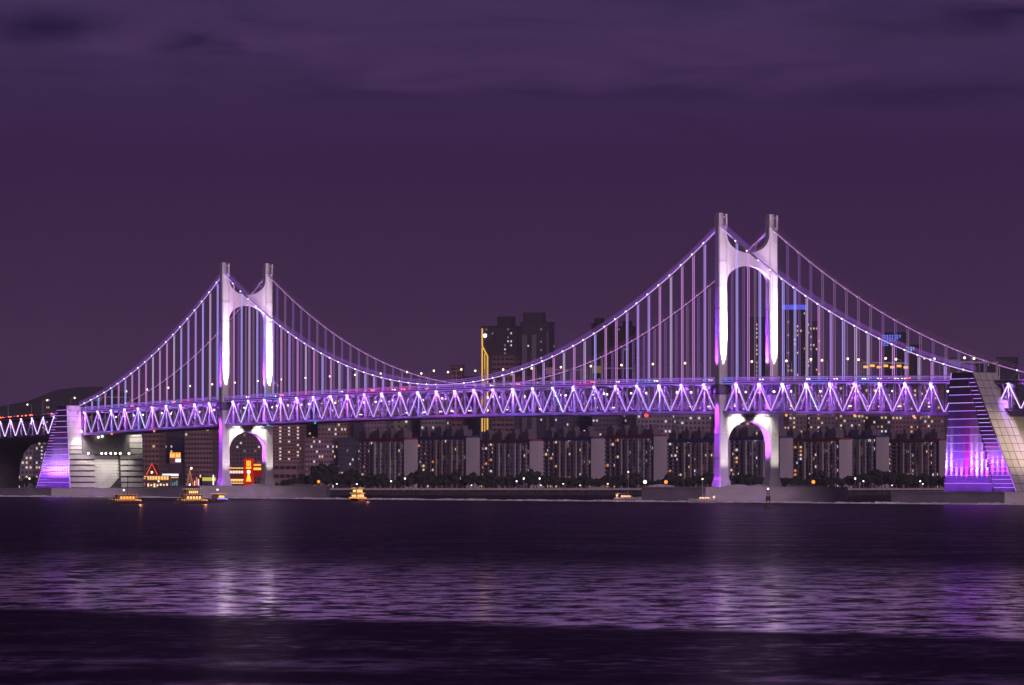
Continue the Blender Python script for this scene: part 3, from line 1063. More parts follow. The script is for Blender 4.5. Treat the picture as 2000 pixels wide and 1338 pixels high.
GN, GF, GU = 'lit street lamps on the near edge of the upper deck', 'lit street lamps on the far edge of the upper deck', 'unlit lamp posts on the upper deck'
for u in range(-412, 430, 28):
    if abs(abs(u) - 250) < 5:
        continue
    lit = u < 20 or u > 280
    put_lamp(u, .6, zA(u) + 1.6, False, lit, 'lit street lamp on the near deck edge' if lit else 'unlit deck lamp post', GN if lit else GU)
for u in range(-405, 430, 28):
    if abs(abs(u) - 250) < 5:
        continue
    lit = u > -80
    put_lamp(u, GAP - .6, zA(u) + 1.6, True, lit, 'lit street lamp on the far deck edge' if lit else 'unlit deck lamp post', GF if lit else GU)
for i, u in enumerate((-456, -474, -496, -522, -548, -570, -600)):
    lit = i in (0, 2, 5)
    z = 44.4 - .016 * (-u - 453)
    put_lamp(u, .6 if i % 2 == 0 else GAP - .6, z, i % 2 == 1, lit, 'lit street lamp on the left approach viaduct' if lit else 'unlit lamp post on the left approach viaduct', 'lamps on the left approach viaduct' if lit else 'unlit posts on the left approach viaduct')
for u in (462, 476, 490):
    z = 45.0 - .016 * (u - 455)
    put_lamp(u, GAP - .6, z, True, u == 490, 'lit street lamp above the sloping anchorage at the right edge' if u == 490 else 'unlit lamp post above the right anchorage', 'posts above the right anchorage')

# ------------------------------------------------------------------ cars on the decks


def make_car(c, lights):
    t = obj('car', None)
    prof = [(-2.2, .35), (-2.25, .8), (-1.9, .98), (-1.2, 1.45), (.5, 1.47), (1.2, .98), (2.1, .85), (2.25, .4)]
    b = MB()
    lo = [[(x, y, z) for x, z in prof] for y in (-.88, .88)]
    k = len(prof)
    b.v += lo[0] + lo[1]
    b.f += [tuple(range(k))[::-1], tuple(range(k, 2 * k))] + [(i, (i + 1) % k, k + (i + 1) % k, k + i) for i in range(k)]
    b.m += [0] * (k + 2)
    b.build('body', mat('car_paint_' + c[0], c[1], .35), t)
    for x in (-1.4, 1.4):
        for y in (-.8, .8):
            w = MB()
            w.tube([(x, y - .1, .33), (x, y + .1, .33)], .33, 8)
            w.build('wheel', DARKSTEEL, t)
    for y in (-.6, .6):
        MB().box(-2.34, -2.2, y - .26, y + .26, .6, .98).build('tail_light', glow('tail_red', (1, .06, .02), 22), t)
        MB().box(2.2, 2.34, y - .26, y + .26, .5, .85).build('headlight', glow('head_white', (1, .8, .5), 7), t)
    return t


protos = [make_car(('dark', (.03, .03, .035)), 1), make_car(('silver', (.4, .4, .42)), 1), make_car(('white', (.7, .7, .7)), 1)]
names = ['dark', 'silver', 'white']
usedc = set()


def put_car(u, v, z, rev, where, grp):
    i = rnd.randrange(3)
    if 'approach' not in where:
        where += ' ' + span_place(u)
        grp += ' ' + span_place(u)
    o = protos[i] if i not in usedc else copy_tree(protos[i])
    usedc.add(i)
    o.location = W(u, v, z)
    o.rotation_euler = (0, 0, BR_ROT + (math.pi if rev else 0))
    o['label'] = names[i] + ' car ' + where
    o['category'] = 'car'
    o['group'] = names[i] + ' ' + grp


for i in range(26):                             # jam on the left approach, tail lights towards the camera
    u = -458 - i * 6.4 - rnd.uniform(0, 1.5)
    put_car(u, rnd.choice((3.5, 7.0)), 44.4 - .016 * (-u - 453), True, 'in the queue of tail lights on the left approach', 'cars queuing on the left approach')
for u in [-385, -360, -331, -322, -300, -290, -232, -226, -205, -196, -120, -96, -88, -74, -66, -58, 30, 60, 112, 132, 150, 172, 190, 214, 268, 292, 318, 330, 352, 358, 366, 372, 380, 402]:
    put_car(u + rnd.uniform(-3, 3), rnd.choice((3.0, 6.5, 10.0, 14, 18)), zA(u) + 1.6, rnd.random() < .3, 'on the upper deck', 'cars on the bridge deck')

for i in range(7):
    put_car(462 + i * 6.5 + rnd.uniform(0, 2), rnd.choice((14, 18)), 45.0 - .016 * (i * 6.5), False, 'on the right approach viaduct above the anchorage', 'cars on the right approach')
for (u, lab, m_) in ((92, 'overhead sign gantry above the deck right of mid-span', 'gantry_pink'), (135, 'overhead sign gantry above the deck half way to the right tower', 'gantry_cream'),
                     (420, 'overhead sign gantry beside the right anchorage', 'gantry_violet'), (-426, 'overhead sign gantry beside the left anchorage', 'gantry_violet'), (357, 'wide amber lit traffic gantry right of the right tower', 'gantry_amber')):
    t = thing('sign_gantry', lab, 'gantry', W(u, 0, zA(u) + 1.6), BR_ROT)
    for v in (1.2, GAP - 1.2):
        MB().box(-.25, .25, v - .25, v + .25, 0, 7.0).build('post', STEEL, t)
    MB().box(-.3, .3, 1.0, GAP - 1.0, 6.4, 7.0).build('beam', STEEL, t)
    gm_ = {'gantry_pink': (glow('gantry_pink', (.75, .35, .6), .2), .5), 'gantry_cream': (glow('gantry_cream', (.8, .5, .3), .2), .5), 'gantry_violet': (glow('gantry_violet', (.5, .4, .95), .2), .5), 'gantry_amber': (glow('gantry_amber', (1, .45, .08), 1.4), 0)}[m_][0]
    if m_ == 'gantry_amber':
        for v in range(2, 22, 3):
            MB().box(.32, .6, v, v + 1.9, 4.6 + (v % 2) * .5, 5.5 + (v % 2) * .5).build('signal_panel', gm_, t)
    else:
        MB().box(.32, .6, 2.0, 6.0, 4.6, 7.6).build('sign_panel', gm_, t)

# ------------------------------------------------------------------ buildings of the city
LIT = [glow('window_warm', (1.0, .70, .42), .85), glow('window_white', (.95, .85, 1.0), .8), glow('window_yellow', (1.0, .6, .22), .75),
       glow('window_dim', (.7, .55, .5), .3), glow('window_orange', (1.0, .35, .1), .8)]
DARKWIN = mat('dark_window_glass', (.035, .026, .042), .3, var=.1, spec=.5)


def wallmat(c):
    return mat('facade_%d_%d_%d' % tuple(int(x * 100) for x in c), c, .85, var=.12, scale=.15, stretch=(1, 1, .3))


def shore_slab(i, px_left, D, h, accent, label):
    """twelve-storey slab block standing end-on to the shore: gable wall to the front, balcony side to the left"""
    L, Wd = 70.0, 8.6
    rz = R(-63)
    h = h + (0, 1.2, -.8, .6, 2.0, -.4, .9, 0, 1.5, -.6)[i]
    tint = (1, .92, 1.06, .97, .88, 1.03, .95, 1.08, .9, .84)[i]
    x0 = at(px_left + 122 - 11, D)              # centre of the gable end
    c = Vector(x0) - Vector((math.cos(rz), math.sin(rz), 0)) * (L / 2)
    t = thing('apartment_block', label, 'apartment block', (c.x, c.y, 3.4), rz, None)
    w = wallmat((.38 * tint, .34 * tint, .35 * tint))
    w2 = wallmat((.36 * tint, (.29 if i % 2 else .33) * tint, (.28 if i % 2 else .36) * tint))
    dk = wallmat((.21, .17, .20))
    MB().box(-L / 2, L / 2, -Wd / 2 + 1.2, Wd / 2, 0, h).build('wall', dk, t)
    MB().box(L / 2, L / 2 + .5, -Wd / 2 - .3, Wd / 2 + .3, 0, h + 1.0).build('gable_wall', w, t)
    ac = wallmat(accent)
    MB().box(-L / 2, L / 2, -Wd / 2 + .5, Wd / 2 + .2, h, h + 2.2).build('roof_band', ac, t)
    rr = random.Random(100 + i)
    for k in range(4):
        xx = -L / 2 + 9 + k * 17 + rr.uniform(-2, 2)
        b = MB().box(xx - 4.5, xx + 4.5, -2.5, 3, h + 2.2, h + 5.4 + rr.uniform(0, 2))
        b.box(xx - 2.0, xx + 1.0, -1.5, 2, h + 5.4, h + 8.4)
        b.build('roof_house', wallmat((.15, .12, .14)), t)
    MB().box(L / 2 - 1.2, L / 2 - .02, -Wd / 2 - .2, -Wd / 2 + 1.19, 0, h + .4).build('corner_stripe', ac, t)
    pl, flr, lt, dw = MB(), MB(), {}, MB()
    fh = h / 12.0
    for k in range(13):
        flr.box(-L / 2 + .2, -L / 2 + 27, -Wd / 2 - .1, -Wd / 2 + 1.2, k * fh - .15, k * fh + (.75 if k < 12 else .1))
    xs = [-L / 2 + 27]
    for k in range(6):
        a = -L / 2 + 27 + k * 7.0
        pl.box(a, a + 3.2 + (k % 2) * .6, -Wd / 2 - 1.0 + (k % 3) * .3, -Wd / 2 + 1.2, 0, h - .2)
        for q_ in range(12):
            dw.box(a + 3.2 + (k % 2) * .6 - .05, a + 3.3 + (k % 2) * .6, -Wd / 2 - .2, -Wd / 2 + .5, q_ * fh + 1.0, q_ * fh + 2.1)
    for k in range(4):
        a = -L / 2 + k * 6.75
        flr.box(a, a + .5, -Wd / 2 - .12, -Wd / 2 + 1.2, 0, h)
    fl_ = flr.build('balcony', wallmat((.36, .29, .36)), t, kind='stuff')
    pl.build('pilaster', w2, t, kind='stuff')
    wy = -Wd / 2 + 1.2
    for k in range(12):
        z0 = k * fh + .95
        for q in range(4):
            a = -L / 2 + q * 6.75 + .9
            for hh in range(2):
                tgt = lt.setdefault(rr.choice([0, 0, 1, 1, 2, 4]), MB()) if rr.random() < .16 else dw
                tgt.box(a + hh * 2.7, a + hh * 2.7 + 2.3, wy - .15, wy + .02, z0, z0 + 1.5)
        for q in range(6):
            a = -L / 2 + 27 + q * 7.0 + 4.0
            tgt = lt.setdefault(rr.choice([0, 1, 1, 2, 3, 3]), MB()) if rr.random() < .24 else dw
            tgt.box(a, a + 2.7, wy - .15, wy + .02, z0, z0 + 1.5)
            if rr.random() < .5:
                b_ = lt.setdefault(rr.choice([0, 1, 3]), MB()) if rr.random() < .12 else dw
                b_.box(a - 2.6, a - 1.5, -Wd / 2 - .72, -Wd / 2 - .5, z0, z0 + 1.3)
    dw.build('window', DARKWIN, t, kind='stuff')
    for m_, b_ in lt.items():
        b_.build('lit_window', LIT[m_], t, kind='stuff')
    return t


RD, BL, GY = (.20, .05, .05), (.05, .06, .20), (.11, .10, .12)
slabs = [(691, RD, 'leftmost grey slab block of the shore row, dark red roof band'),
         (812, BL, 'second slab block from the left in the shore row, dark blue roof band'),
         (936, RD, 'shore slab block below the yellow outlined tower, dark red roof band'),
         (1056, BL, 'dark blue banded slab block in the middle of the shore row'),
         (1178, RD, 'red banded slab block behind the small lit sailing yacht'),
         (1302, BL, 'blue banded slab block just left of the right bridge tower'),
         (1424, BL, 'slab block seen through the lower arch of the right bridge tower'),
         (1540, RD, 'red banded slab block just right of the right bridge tower'),
         (1612, BL, 'slab block with deep violet balconies right of the right tower'),
         (1735, RD, 'last slab block of the shore row beside the right anchorage')]
for i, (px, ac, lab) in enumerate(slabs):
    shore_slab(i, px, 2925 + (i % 3) * 6, 28.8, ac, lab)


def block(label, x0, x1, ytop, D, c, floors, cols, lit=.08, kinds=(0, 1, 2), depth=16, rz=-14, name='apartment_block', cat='apartment block', tops=(), side=True, colfill=None, bay=None, ww=.46, wh=.44):
    """building whose front spans x0..x1 in the photograph at distance D"""
    rr = random.Random(int(x0 * 31 + ytop))
    wpx = (x1 - x0) / F * D
    a = R(abs(rz))
    depth = min(depth, wpx * .8)
    fw = (wpx - depth * math.sin(a)) / math.cos(a)
    h = CAM_H + (938 - ytop) / F * D - 3.4
    cx = (x0 + x1) / 2
    X, Y, _ = at(cx, D)
    t = thing(name, label, cat, (X, Y, 3.4), R(rz))
    c = tuple(x * 1.35 for x in c)
    lit = lit * 2.0
    w = wallmat(c)
    y0, y1 = -depth / 2, depth / 2
    MB().box(-fw / 2, fw / 2, y0, y1, 0, h).build('wall', w, t)
    MB().box(-fw / 2 - .3, fw / 2 + .3, y0 - .3, y1 + .3, h, h + 1.0).build('roof', wallmat(tuple(x * .6 for x in c)), t)
    for (f0, f1, hh) in tops:
        MB().box(-fw / 2 + fw * f0, -fw / 2 + fw * f1, y0 + depth * .2, y1 - depth * .1, h + 1, h + hh).build('roof_house', wallmat(tuple(x * .8 for x in c)), t)
    dw, lt = MB(), {}
    fh, cw = h / floors, fw / cols
    columns_lit = {}
    for q in range(cols):
        columns_lit[q] = rr.random()
    for k in range(floors):
        for q in range(cols):
            z0 = k * fh + fh * (1 - wh) / 2
            xa = -fw / 2 + q * cw + cw * (1 - ww) / 2
            p = lit
            if colfill and q in colfill:
                p = colfill[q]
            tgt = lt.setdefault(rr.choice(kinds), MB()) if rr.random() < p else dw
            tgt.box(xa, xa + cw * ww, y0 - .2, y0 + .02, z0, z0 + fh * wh)
    if side:
        nc = max(1, int(depth / 4))
        for k in range(floors):
            for q in range(nc):
                z0 = k * fh + fh * .28
                ya = y0 + depth * (q + .25) / nc
                tgt = lt.setdefault(rr.choice(kinds), MB()) if rr.random() < lit * .6 else dw
                tgt.box(fw / 2 - .02, fw / 2 + .2, ya, ya + depth * .45 / nc, z0, z0 + fh * .45)
    dw.build('window', DARKWIN, t, kind='stuff')
    for m_, b_ in lt.items():
        b_.build('lit_window', LIT[m_], t, kind='stuff')
    if bay:
        for f0, f1, cc, pz in bay:
            MB().box(-fw / 2 + fw * f0, -fw / 2 + fw * f1, y0 - .8, y0 + .02, 0, h * pz).build('pilaster', wallmat(cc), t)
    t['fw'] = fw
    t['fh'] = h
    t['y0'] = y0
    return t


# row behind the shore slabs and left part of the city
BRN, PNK, OLV, NVY, GRY, DRK = (.20, .12, .10), (.22, .15, .17), (.16, .15, .13), (.045, .045, .09), (.2, .17, .19), (.05, .035, .05)
block('brown tower with rows of dark square windows right of the left anchorage', 270, 323, 838, 3050, BRN, 12, 6, .01, ww=.6, tops=[(.3, .7, 4)])
block('pale grey block with scattered lights behind the left approach viaduct', 20, 78, 862, 2960, GRY, 10, 6, .16, kinds=(1, 1, 0))
block('dark block with white lit windows beside the purple wall of the left anchorage', 62, 100, 870, 3000, (.10, .09, .11), 12, 5, .22, kinds=(1, 1, 3))
block('slim far tower with a few lights above the left approach', 84, 101, 778, 4300, (.05, .045, .06), 24, 4, .12, kinds=(1, 0))
block('brownish block with a dark window grid left of the left tower', 362, 428, 826, 3080, (.19, .12, .12), 14, 9, .015, ww=.62)
block('dark blue block between the two brown blocks left of the tower', 322, 364, 858, 3160, NVY, 10, 6, .06, kinds=(0, 1, 4))
block('brown apartment tower seen through the lower arch of the left tower', 447, 523, 800, 3120, (.13, .09, .10), 20, 9, .03, kinds=(1, 3))
block('tall brown block with two white lit stair columns right of the left tower', 534, 598, 778, 3100, (.24, .14, .12), 26, 9, .01, ww=.6, colfill={2: .85, 5: .6, 8: .5}, kinds=(1, 1, 0))
block('dark navy block beside the brown block with lit stair columns', 596, 628, 800, 3250, NVY, 18, 4, .02)
block('brown block with bright lit windows just under the truss', 622, 690, 770, 3180, (.21, .14, .13), 20, 9, .05, kinds=(1, 0), colfill={3: .4, 5: .35})
block('violet dark block behind the leftmost shore slab', 686, 716, 790, 3260, (.07, .055, .10), 20, 4, .05, kinds=(1,))
block('pinkish grey block with a dotted window grid behind the shore slabs', 712, 764, 796, 3150, PNK, 18, 7, .05, kinds=(1, 0))
block('olive plain faced block under the centre of the left half of the deck', 760, 826, 800, 3190, OLV, 16, 4, .03, kinds=(1,), ww=.3)
block('block with a column of bluish lit windows under the deck', 822, 882, 796, 3160, (.17, .14, .16), 18, 7, .06, kinds=(1, 1), colfill={2: .7})
block('dark red block with pale balcony lines left of the yellow outlined tower', 880, 907, 716, 3350, (.16, .08, .09), 26, 2, .02, ww=.7)
block('dark block with flat roof just left of the yellow outlined tower', 903, 938, 738, 3400, DRK, 24, 4, .03, kinds=(1,))
yt = block('tall dark tower with a yellow light outline on its left corner', 941, 1018, 640, 3500, (.045, .03, .05), 40, 11, .02, kinds=(3, 1), ww=.4, tops=[(.42, .85, 8)], colfill={7: .25, 8: .2}, name='apartment_tower', cat='tower')
tw2 = block('tall twin tower with pale vertical bands and stepped top', 1016, 1083, 632, 3540, (.05, .038, .06), 40, 9, .02, kinds=(1, 3), ww=.4, tops=[(.06, .72, 8)], colfill={6: .35}, bay=[(.06, .24, (.16, .13, .17), .93), (.4, .56, (.17, .14, .18), .93), (.9, .99, (.12, .1, .14), .95)], name='apartment_tower', cat='tower')
block('brown gridded block in front of the two tall towers', 961, 1014, 697, 3300, (.15, .09, .10), 26, 5, .03, ww=.7)
block('navy block right of the tall twin tower', 1083, 1118, 770, 3400, (.06, .055, .10), 20, 5, .03, kinds=(1,))
block('grey violet block behind the middle of the shore row', 1112, 1160, 776, 3280, (.12, .10, .13), 20, 6, .04, kinds=(1,))
block('black tower silhouette left of the two behind the right half of the cable', 1155, 1199, 634, 3700, (.03, .02, .035), 40, 6, .01, kinds=(3,), ww=.4, tops=[(.1, .5, 5)])
block('black tower silhouette right of the two behind the right half of the cable', 1200, 1243, 640, 3720, (.028, .02, .035), 40, 6, .015, kinds=(3,), ww=.4, tops=[(.4, .8, 5)])
block('navy and violet block under the deck right of centre', 1156, 1226, 790, 3240, (.09, .075, .11), 18, 9, .02)
block('grey block with white windows just left of the right tower', 1244, 1322, 780, 3200, (.20, .17, .19), 18, 9, .09, kinds=(1, 1, 0))
block('low grey block beside the right bridge tower', 1320, 1396, 784, 3230, (.19, .16, .18), 18, 8, .07, kinds=(1, 1, 0))
block('tower with a zigzag of yellow lit windows seen between the legs of the right tower', 1462, 1500, 622, 3650, (.06, .045, .065), 40, 5, .02, kinds=(2, 0), colfill={2: .75})
block('lit block seen through the arch of the right tower', 1404, 1500, 786, 3220, (.17, .14, .16), 18, 10, .14, kinds=(0, 1, 2))
bt1 = block('tower with a blue crown and yellow windows right of the right bridge tower', 1530, 1575, 608, 3600, (.05, .04, .055), 40, 6, .05, kinds=(2, 0), colfill={1: .4, 4: .35})
block('slim tower with horizontal pairs of yellow windows behind the right hangers', 1576, 1602, 630, 3620, (.055, .045, .06), 40, 4, .14, kinds=(2, 0))
rx = [(1540, 1582), (1580, 1640), (1638, 1690), (1688, 1742), (1740, 1800), (1796, 1852)]
rl_ = ['brownish block with many warm windows just right of the right tower', 'dark block with a column of pinkish lit flats behind the right truss', 'tall block with a stack of yellow flats under the right truss',
       'brown block with round white lights in its windows under the right truss', 'block with bright yellow stacked windows near the right anchorage', 'dim block with a few white windows beside the right anchorage']
for (a, b_), lab in zip(rx, rl_):
    block(lab, a, b_, 752 + rnd.uniform(-8, 12), 3200 + rnd.uniform(-30, 60), (.13 + rnd.uniform(0, .06), .10 + rnd.uniform(0, .03), .12), 22, max(5, int((b_ - a) / 8)), .16, kinds=(0, 0, 1, 2, 2, 3))
b1_ = block('tower with a blue dotted light crown behind the right cable', 1719, 1772, 652, 4000, (.03, .025, .04), 40, 6, .02, kinds=(2,))
b2_ = block('tower with a teal dotted light crown behind the right cable', 1746, 1802, 676, 4050, (.03, .025, .04), 38, 6, .02, kinds=(2,))
block('low dark block with an orange lit top storey above the right anchorage', 1856, 1878, 700, 4200, (.12, .06, .05), 20, 4, .02, kinds=(4,))
block('dark far block at the right end of the skyline', 1905, 1945, 708, 4400, (.03, .025, .04), 24, 6, .02, kinds=(3,))
block('dark far block on the hill at the right picture edge', 1944, 1990, 700, 4450, (.028, .024, .04), 24, 6, .02, kinds=(3,))
block('low pinkish apartment block with lit flats behind the left shore trees', 596, 662, 858, 2960, (.24, .16, .19), 10, 10, .09, kinds=(1, 0, 0), ww=.5)
block('dark slate block with a fine balcony grid left of the shore slabs', 661, 700, 858, 2950, (.07, .07, .10), 11, 6, .04, kinds=(1, 3))
block('low tiered brown building behind the left tower island', 536, 592, 905, 2950, (.22, .14, .14), 3, 4, .0, ww=.8, wh=.4)

# light ornaments of the towers
o = yt
fw, h, y0 = yt['fw'], yt['fh'], yt['y0']
yb = glow('yellow_outline', (1.0, .55, .10), .95)
sc = 3500 / F


def zy(py):
    return CAM_H + (938 - py) * sc - 3.4


xa = -fw / 2
MB().bar((xa + .5, y0 - .6, zy(642)), (xa + .5, y0 - .6, zy(676)), 1.0, .9).bar((xa + .5, y0 - .6, zy(676)), (xa + 4.4, y0 - .6, zy(696)), .9, .9).bar((xa + 4.4, y0 - .6, zy(696)), (xa + 4.4, y0 - .6, zy(843)), 1.1, .9).bar(
    (xa + .5, y0 - .6, zy(680)), (xa + .5, y0 - .6, zy(843)), 1.0, .9).bar((xa + 2.4, y0 - .5, zy(690)), (xa + 2.4, y0 - .5, zy(843)), .5, .6).build('outline_light', yb, yt)
MB().ball((xa + 2.6, y0 - .8, zy(656)), 1.5).build('crest_lamp', glow('crest_white', (.8, .85, 1), 3), yt)
MB().box(-bt1['fw'] / 2 - .6, bt1['fw'] / 2 + .6, bt1['y0'] - .7, -bt1['y0'], bt1['fh'] + 1.05, bt1['fh'] + 4.6).build('crown_light', glow('crown_blue', (.12, .14, 1.0), .9), bt1)
MB().tube([(-2, 0, bt1['fh'] + 4.6), (-2, 0, bt1['fh'] + 7)], .25, 5).build('antenna', DARKSTEEL, bt1)
for bb, c in ((b1_, (.10, .22, 1.0)), (b2_, (.15, .62, .9))):
    d = MB()
    for i in range(8):
        n = 7 - abs(i - 2) // 1 if i > 2 else 7
        for k in range(max(2, n)):
            x_ = -bb['fw'] / 2 + 1 + i * 2.1
            z_ = bb['fh'] - 1.2 - k * 1.35
            d.box(x_, x_ + 1.2, bb['y0'] - .5, bb['y0'] - .2, z_ - .75, z_)
    d.build('crown_light', glow('crown_%d' % int(c[1] * 100), c, 1.5), bb, kind='stuff')

# ------------------------------------------------------------------ lit restaurants and signs on the left shore
YSH = 2900


def zpix(py, D):
    return CAM_H + (938 - py) * D / F


def xw(px, D):
    return (px - 1000) / F * D


# gabled restaurant with red neon
t = thing('restaurant', 'low restaurant with a red neon gable and warm lit arcade', 'restaurant', (xw(305, 2880), 2880, 3.4), R(-8))
k = 2880 / F
MB().box(-6.5, 8, -5, 5, 0, 8.2).build('wall', mat('restaurant_wall', (.34, .22, .13), .8), t)
MB().hull([(-4.6, -5.3, 8.2), (2.0, -5.3, 8.2), (2.0, 4.8, 8.2), (-4.6, 4.8, 8.2)], [(-1.4, -5.3, 15), (-1.2, -5.3, 15), (-1.2, 4.8, 15), (-1.4, 4.8, 15)]).build('gable_roof', mat('red_roof', (.2, .02, .02), .8), t)
nr = MB()
nr.tube([(-4.6, -5.5, 8.6), (-1.3, -5.5, 15.2), (2.0, -5.5, 8.6)], .16, 4)
nr.build('neon_outline', glow('neon_red', (1, .10, .06), 2.2), t)
MB().ball((-1.3, -5.6, 10.0), .7).build('gable_lamp', WHITE, t)
a_ = MB()
for i in range(9):
    xx = -6.2 + i * 1.7
    a_.box(xx, xx + 1.25, -5.15, -4.98, 5.6, 7.7)
a_.build('lit_window', glow('arcade_warm', (1, .52, .16), 1.4), t, kind='stuff')
a_ = MB()
for i in range(8):
    xx = -6.0 + i * 1.9
    a_.box(xx, xx + .9, -5.15, -4.98, 1.2 + (i % 3) * .4, 2.8 + (i % 2) * .5)
a_.build('shop_light', glow('shop_warm', (1, .72, .45), 1.6), t, kind='stuff')
MB().box(-6.5, 8.2, -6.2, -4.98, 4.4, 4.8).build('awning', DARKSTEEL, t)

t = thing('shop_building', 'glass fronted shop building with a white light band along its top', 'shop', (xw(336, 2890), 2890, 3.4), R(-8))
MB().box(-4.6, 5, -5, 5, 0, 9.4).build('wall', mat('teal_wall', (.06, .09, .10), .6), t)
MB().box(-4.7, 5.1, -5.4, -4.98, 7.9, 9.1).build('light_band', glow('band_white', (.85, .8, 1), 1.8), t)
a_ = MB()
for i in range(7):
    a_.box(-4.2 + i * 1.3, -3.3 + i * 1.3, -5.2, -4.98, .8 + (i * 7 % 3) * .7, 3.6 + (i * 5 % 4) * .8)
a_.build('lit_window', glow('teal_window', (.25, .42, .5), .5), t, kind='stuff')
MB().ball((-.8, -5.8, 4.2), .75).build('shop_lamp', WHITE, t)
MB().box(-4.6, 5, -5.3, -5.02, 6.6, 7.3).build('fascia_light', glow('fascia_orange', (1, .5, .2), .9), t)

t = thing('billboard_building', 'dark building carrying an orange two-panel rooftop sign', 'building', (xw(345, 2990), 2990, 3.4), R(-6))
MB().box(-6, 4.6, -5, 5, 0, 15.5).build('wall', mat('sign_building_wall', (.09, .06, .08), .8), t)
for i in range(2):
    s_ = MB().box(-3.2 + i * 3.5, -.1 + i * 3.5, -5.6, -5.0, 19.0, 22.4).build('sign_panel', glow('sign_orange', (1, .24, .03), 1.5), t)
    d = MB()
    for q in range(3):
        d.box(-2.9 + i * 3.5 + q * .95, -2.4 + i * 3.5 + q * .95, -5.75, -5.62, 19.6, 21.8 - (q % 2) * .7)
    d.build('sign_stroke', glow('sign_stroke_light', (1, .62, .2), 1.8), s_, kind='stuff')
MB().box(.2, 3.6, -5.5, -5.0, 16.4, 18.6).build('sign_panel', glow('sign_white', (.92, .85, 1), 1.3), t)
MB().box(-3.3, .1, -5.5, -5.0, 15.4, 18.6).build('sign_panel', mat('sign_blank', (.3, .16, .16), .7), t)
MB().box(-3.4, 3.8, -4.95, -4.4, 15.4, 22.4).build('sign_frame', DARKSTEEL, t)

t = thing('light_tree', 'cone of warm string lights standing between the shops', 'light tree', (xw(371, 2875), 2875, 3.4))
MB().tube([(0, 0, 0), (0, 0, 12)], .25, 6, r2=.1).build('mast', DARKSTEEL, t)
d = MB()
for i in range(9):
    a = 2 * math.pi * i / 9
    d.tube([(math.cos(a) * 2.6, math.sin(a) * 2.6, .4), (0, 0, 12)], .06, 3)
d.build('light_string', glow('string_warm', (1, .36, .18), .8), t)
MB().ball((.9, -.5, 12.4), .7).build('top_lamp', glow('top_pink', (1, .6, .5), 4), t)
t = thing('shop_building', 'low shop with a greenish yellow sign band left of the left tower', 'shop', (xw(410, 2890), 2890, 3.4), R(-5))
MB().box(-4, 4.4, -4, 4, 0, 7.6).build('wall', mat('shop_wall_dark', (.08, .06, .08), .8), t)
MB().box(-3.8, 4.3, -4.4, -3.98, 4.9, 7.0).build('sign_band', glow('sign_olive', (.75, .6, .12), .9), t)
MB().box(2.6, 3.1, -4.8, -4.42, 2.6, 8.4).build('light_column', WHITE, t)
t = thing('shop_building', 'narrow stall with pink lights at the foot of the left anchorage', 'shop', (xw(279, 2870), 2870, 3.4), R(-5))
MB().box(-2.4, 2.4, -3, 3, 0, 7.2).build('wall', mat('stall_wall', (.2, .13, .12), .8), t)
MB().box(-2.2, 2.2, -3.2, -2.98, 5.9, 6.9).build('sign_band', glow('stall_sign', (.9, .55, .4), .7), t)
d = MB()
for i in range(4):
    d.ball((-1.0 + i * .7, -3.3, 1.6 + (i % 2) * 1.4), .6)
d.build('stall_light', glow('stall_pink', (1, .12, .6), 1.6), t)
t = thing('shop_building', 'tall narrow shop front with red and white vertical signs', 'shop', (xw(388, 2900), 2900, 3.4), R(-5))
MB().box(-2.6, 2.4, -3, 3, 0, 9).build('wall', mat('shop_wall_brown', (.13, .08, .08), .8), t)
for i, (c, z0, z1) in enumerate((((1, .5, .3), 1.5, 5), ((1, .1, .08), 2.5, 7), ((.85, .7, 1), 1, 6), ((.9, .8, .3), 7, 8.6))):
    MB().box(-2.2 + i * 1.15, -1.5 + i * 1.15, -3.3, -2.98, z0, z1).build('vertical_sign', glow('vertical_sign_%d' % i, c, 1.3), t)

# red sign tower and arcade seen through the left tower
t = thing('arcade_building', 'red arcade building with rows of small golden lights seen through the left arch', 'arcade', (xw(462, 2900), 2900, 3.4), R(-5))
MB().box(-5.4, 5, -5, 5, 0, 13.2).build('wall', mat('arcade_red', (.20, .035, .03), .8), t)
d, d2 = MB(), MB()
for r_, z_ in enumerate((12.2, 9.4, 4.6, 3.2)):
    for i in range(11):
        (d if r_ != 1 else d2).box(-5.1 + i * .93, -4.55 + i * .93, -5.25, -4.98, z_, z_ + (.7 if r_ != 1 else 1.6))
d.build('bulb_row', glow('bulb_gold', (1, .62, .2), 1.6), t, kind='stuff')
d2.build('bulb_row', glow('bulb_pale', (1, .75, .6), 1.6), t, kind='stuff')
MB().box(-5.4, 5, -5.4, -5.02, 5.3, 6.0).build('fascia_light', glow('fascia_gold', (1, .7, .25), 1.2), t)
t = thing('sign_tower', 'tall glowing red sign tower with yellow emblems seen through the left arch', 'sign', (xw(487, 2895), 2895, 3.4), R(-5))
MB().box(-2.9, 2.6, -2, 2, 0, 18.2).build('red_panel', glow('tower_red', (1.0, .025, .01), .55), t)
MB().box(2.62, 7.4, -1.4, 1.4, 7.5, 15.8).build('red_panel', glow('tower_red_dim', (.8, .02, .01), .3), t)
yl = glow('emblem_yellow', (1, .5, .03), 1.8)
e = MB()
for x_ in (-1.3, -.35, .6):
    e.box(x_, x_ + .6, -2.4, -2.02, 13.6, 17.0)
e.box(-1.6, 1.5, -2.4, -2.02, 12.2, 13.2)
e.build('emblem', yl, t)
e = MB()
e.hull([(-1.6, -2.4, 4.6), (1.5, -2.4, 4.6), (1.5, -2.02, 4.6), (-1.6, -2.02, 4.6)], [(-.6, -2.4, 9.0), (.5, -2.4, 9.0), (.5, -2.02, 9.0), (-.6, -2.02, 9.0)])
e.build('emblem', yl, t)
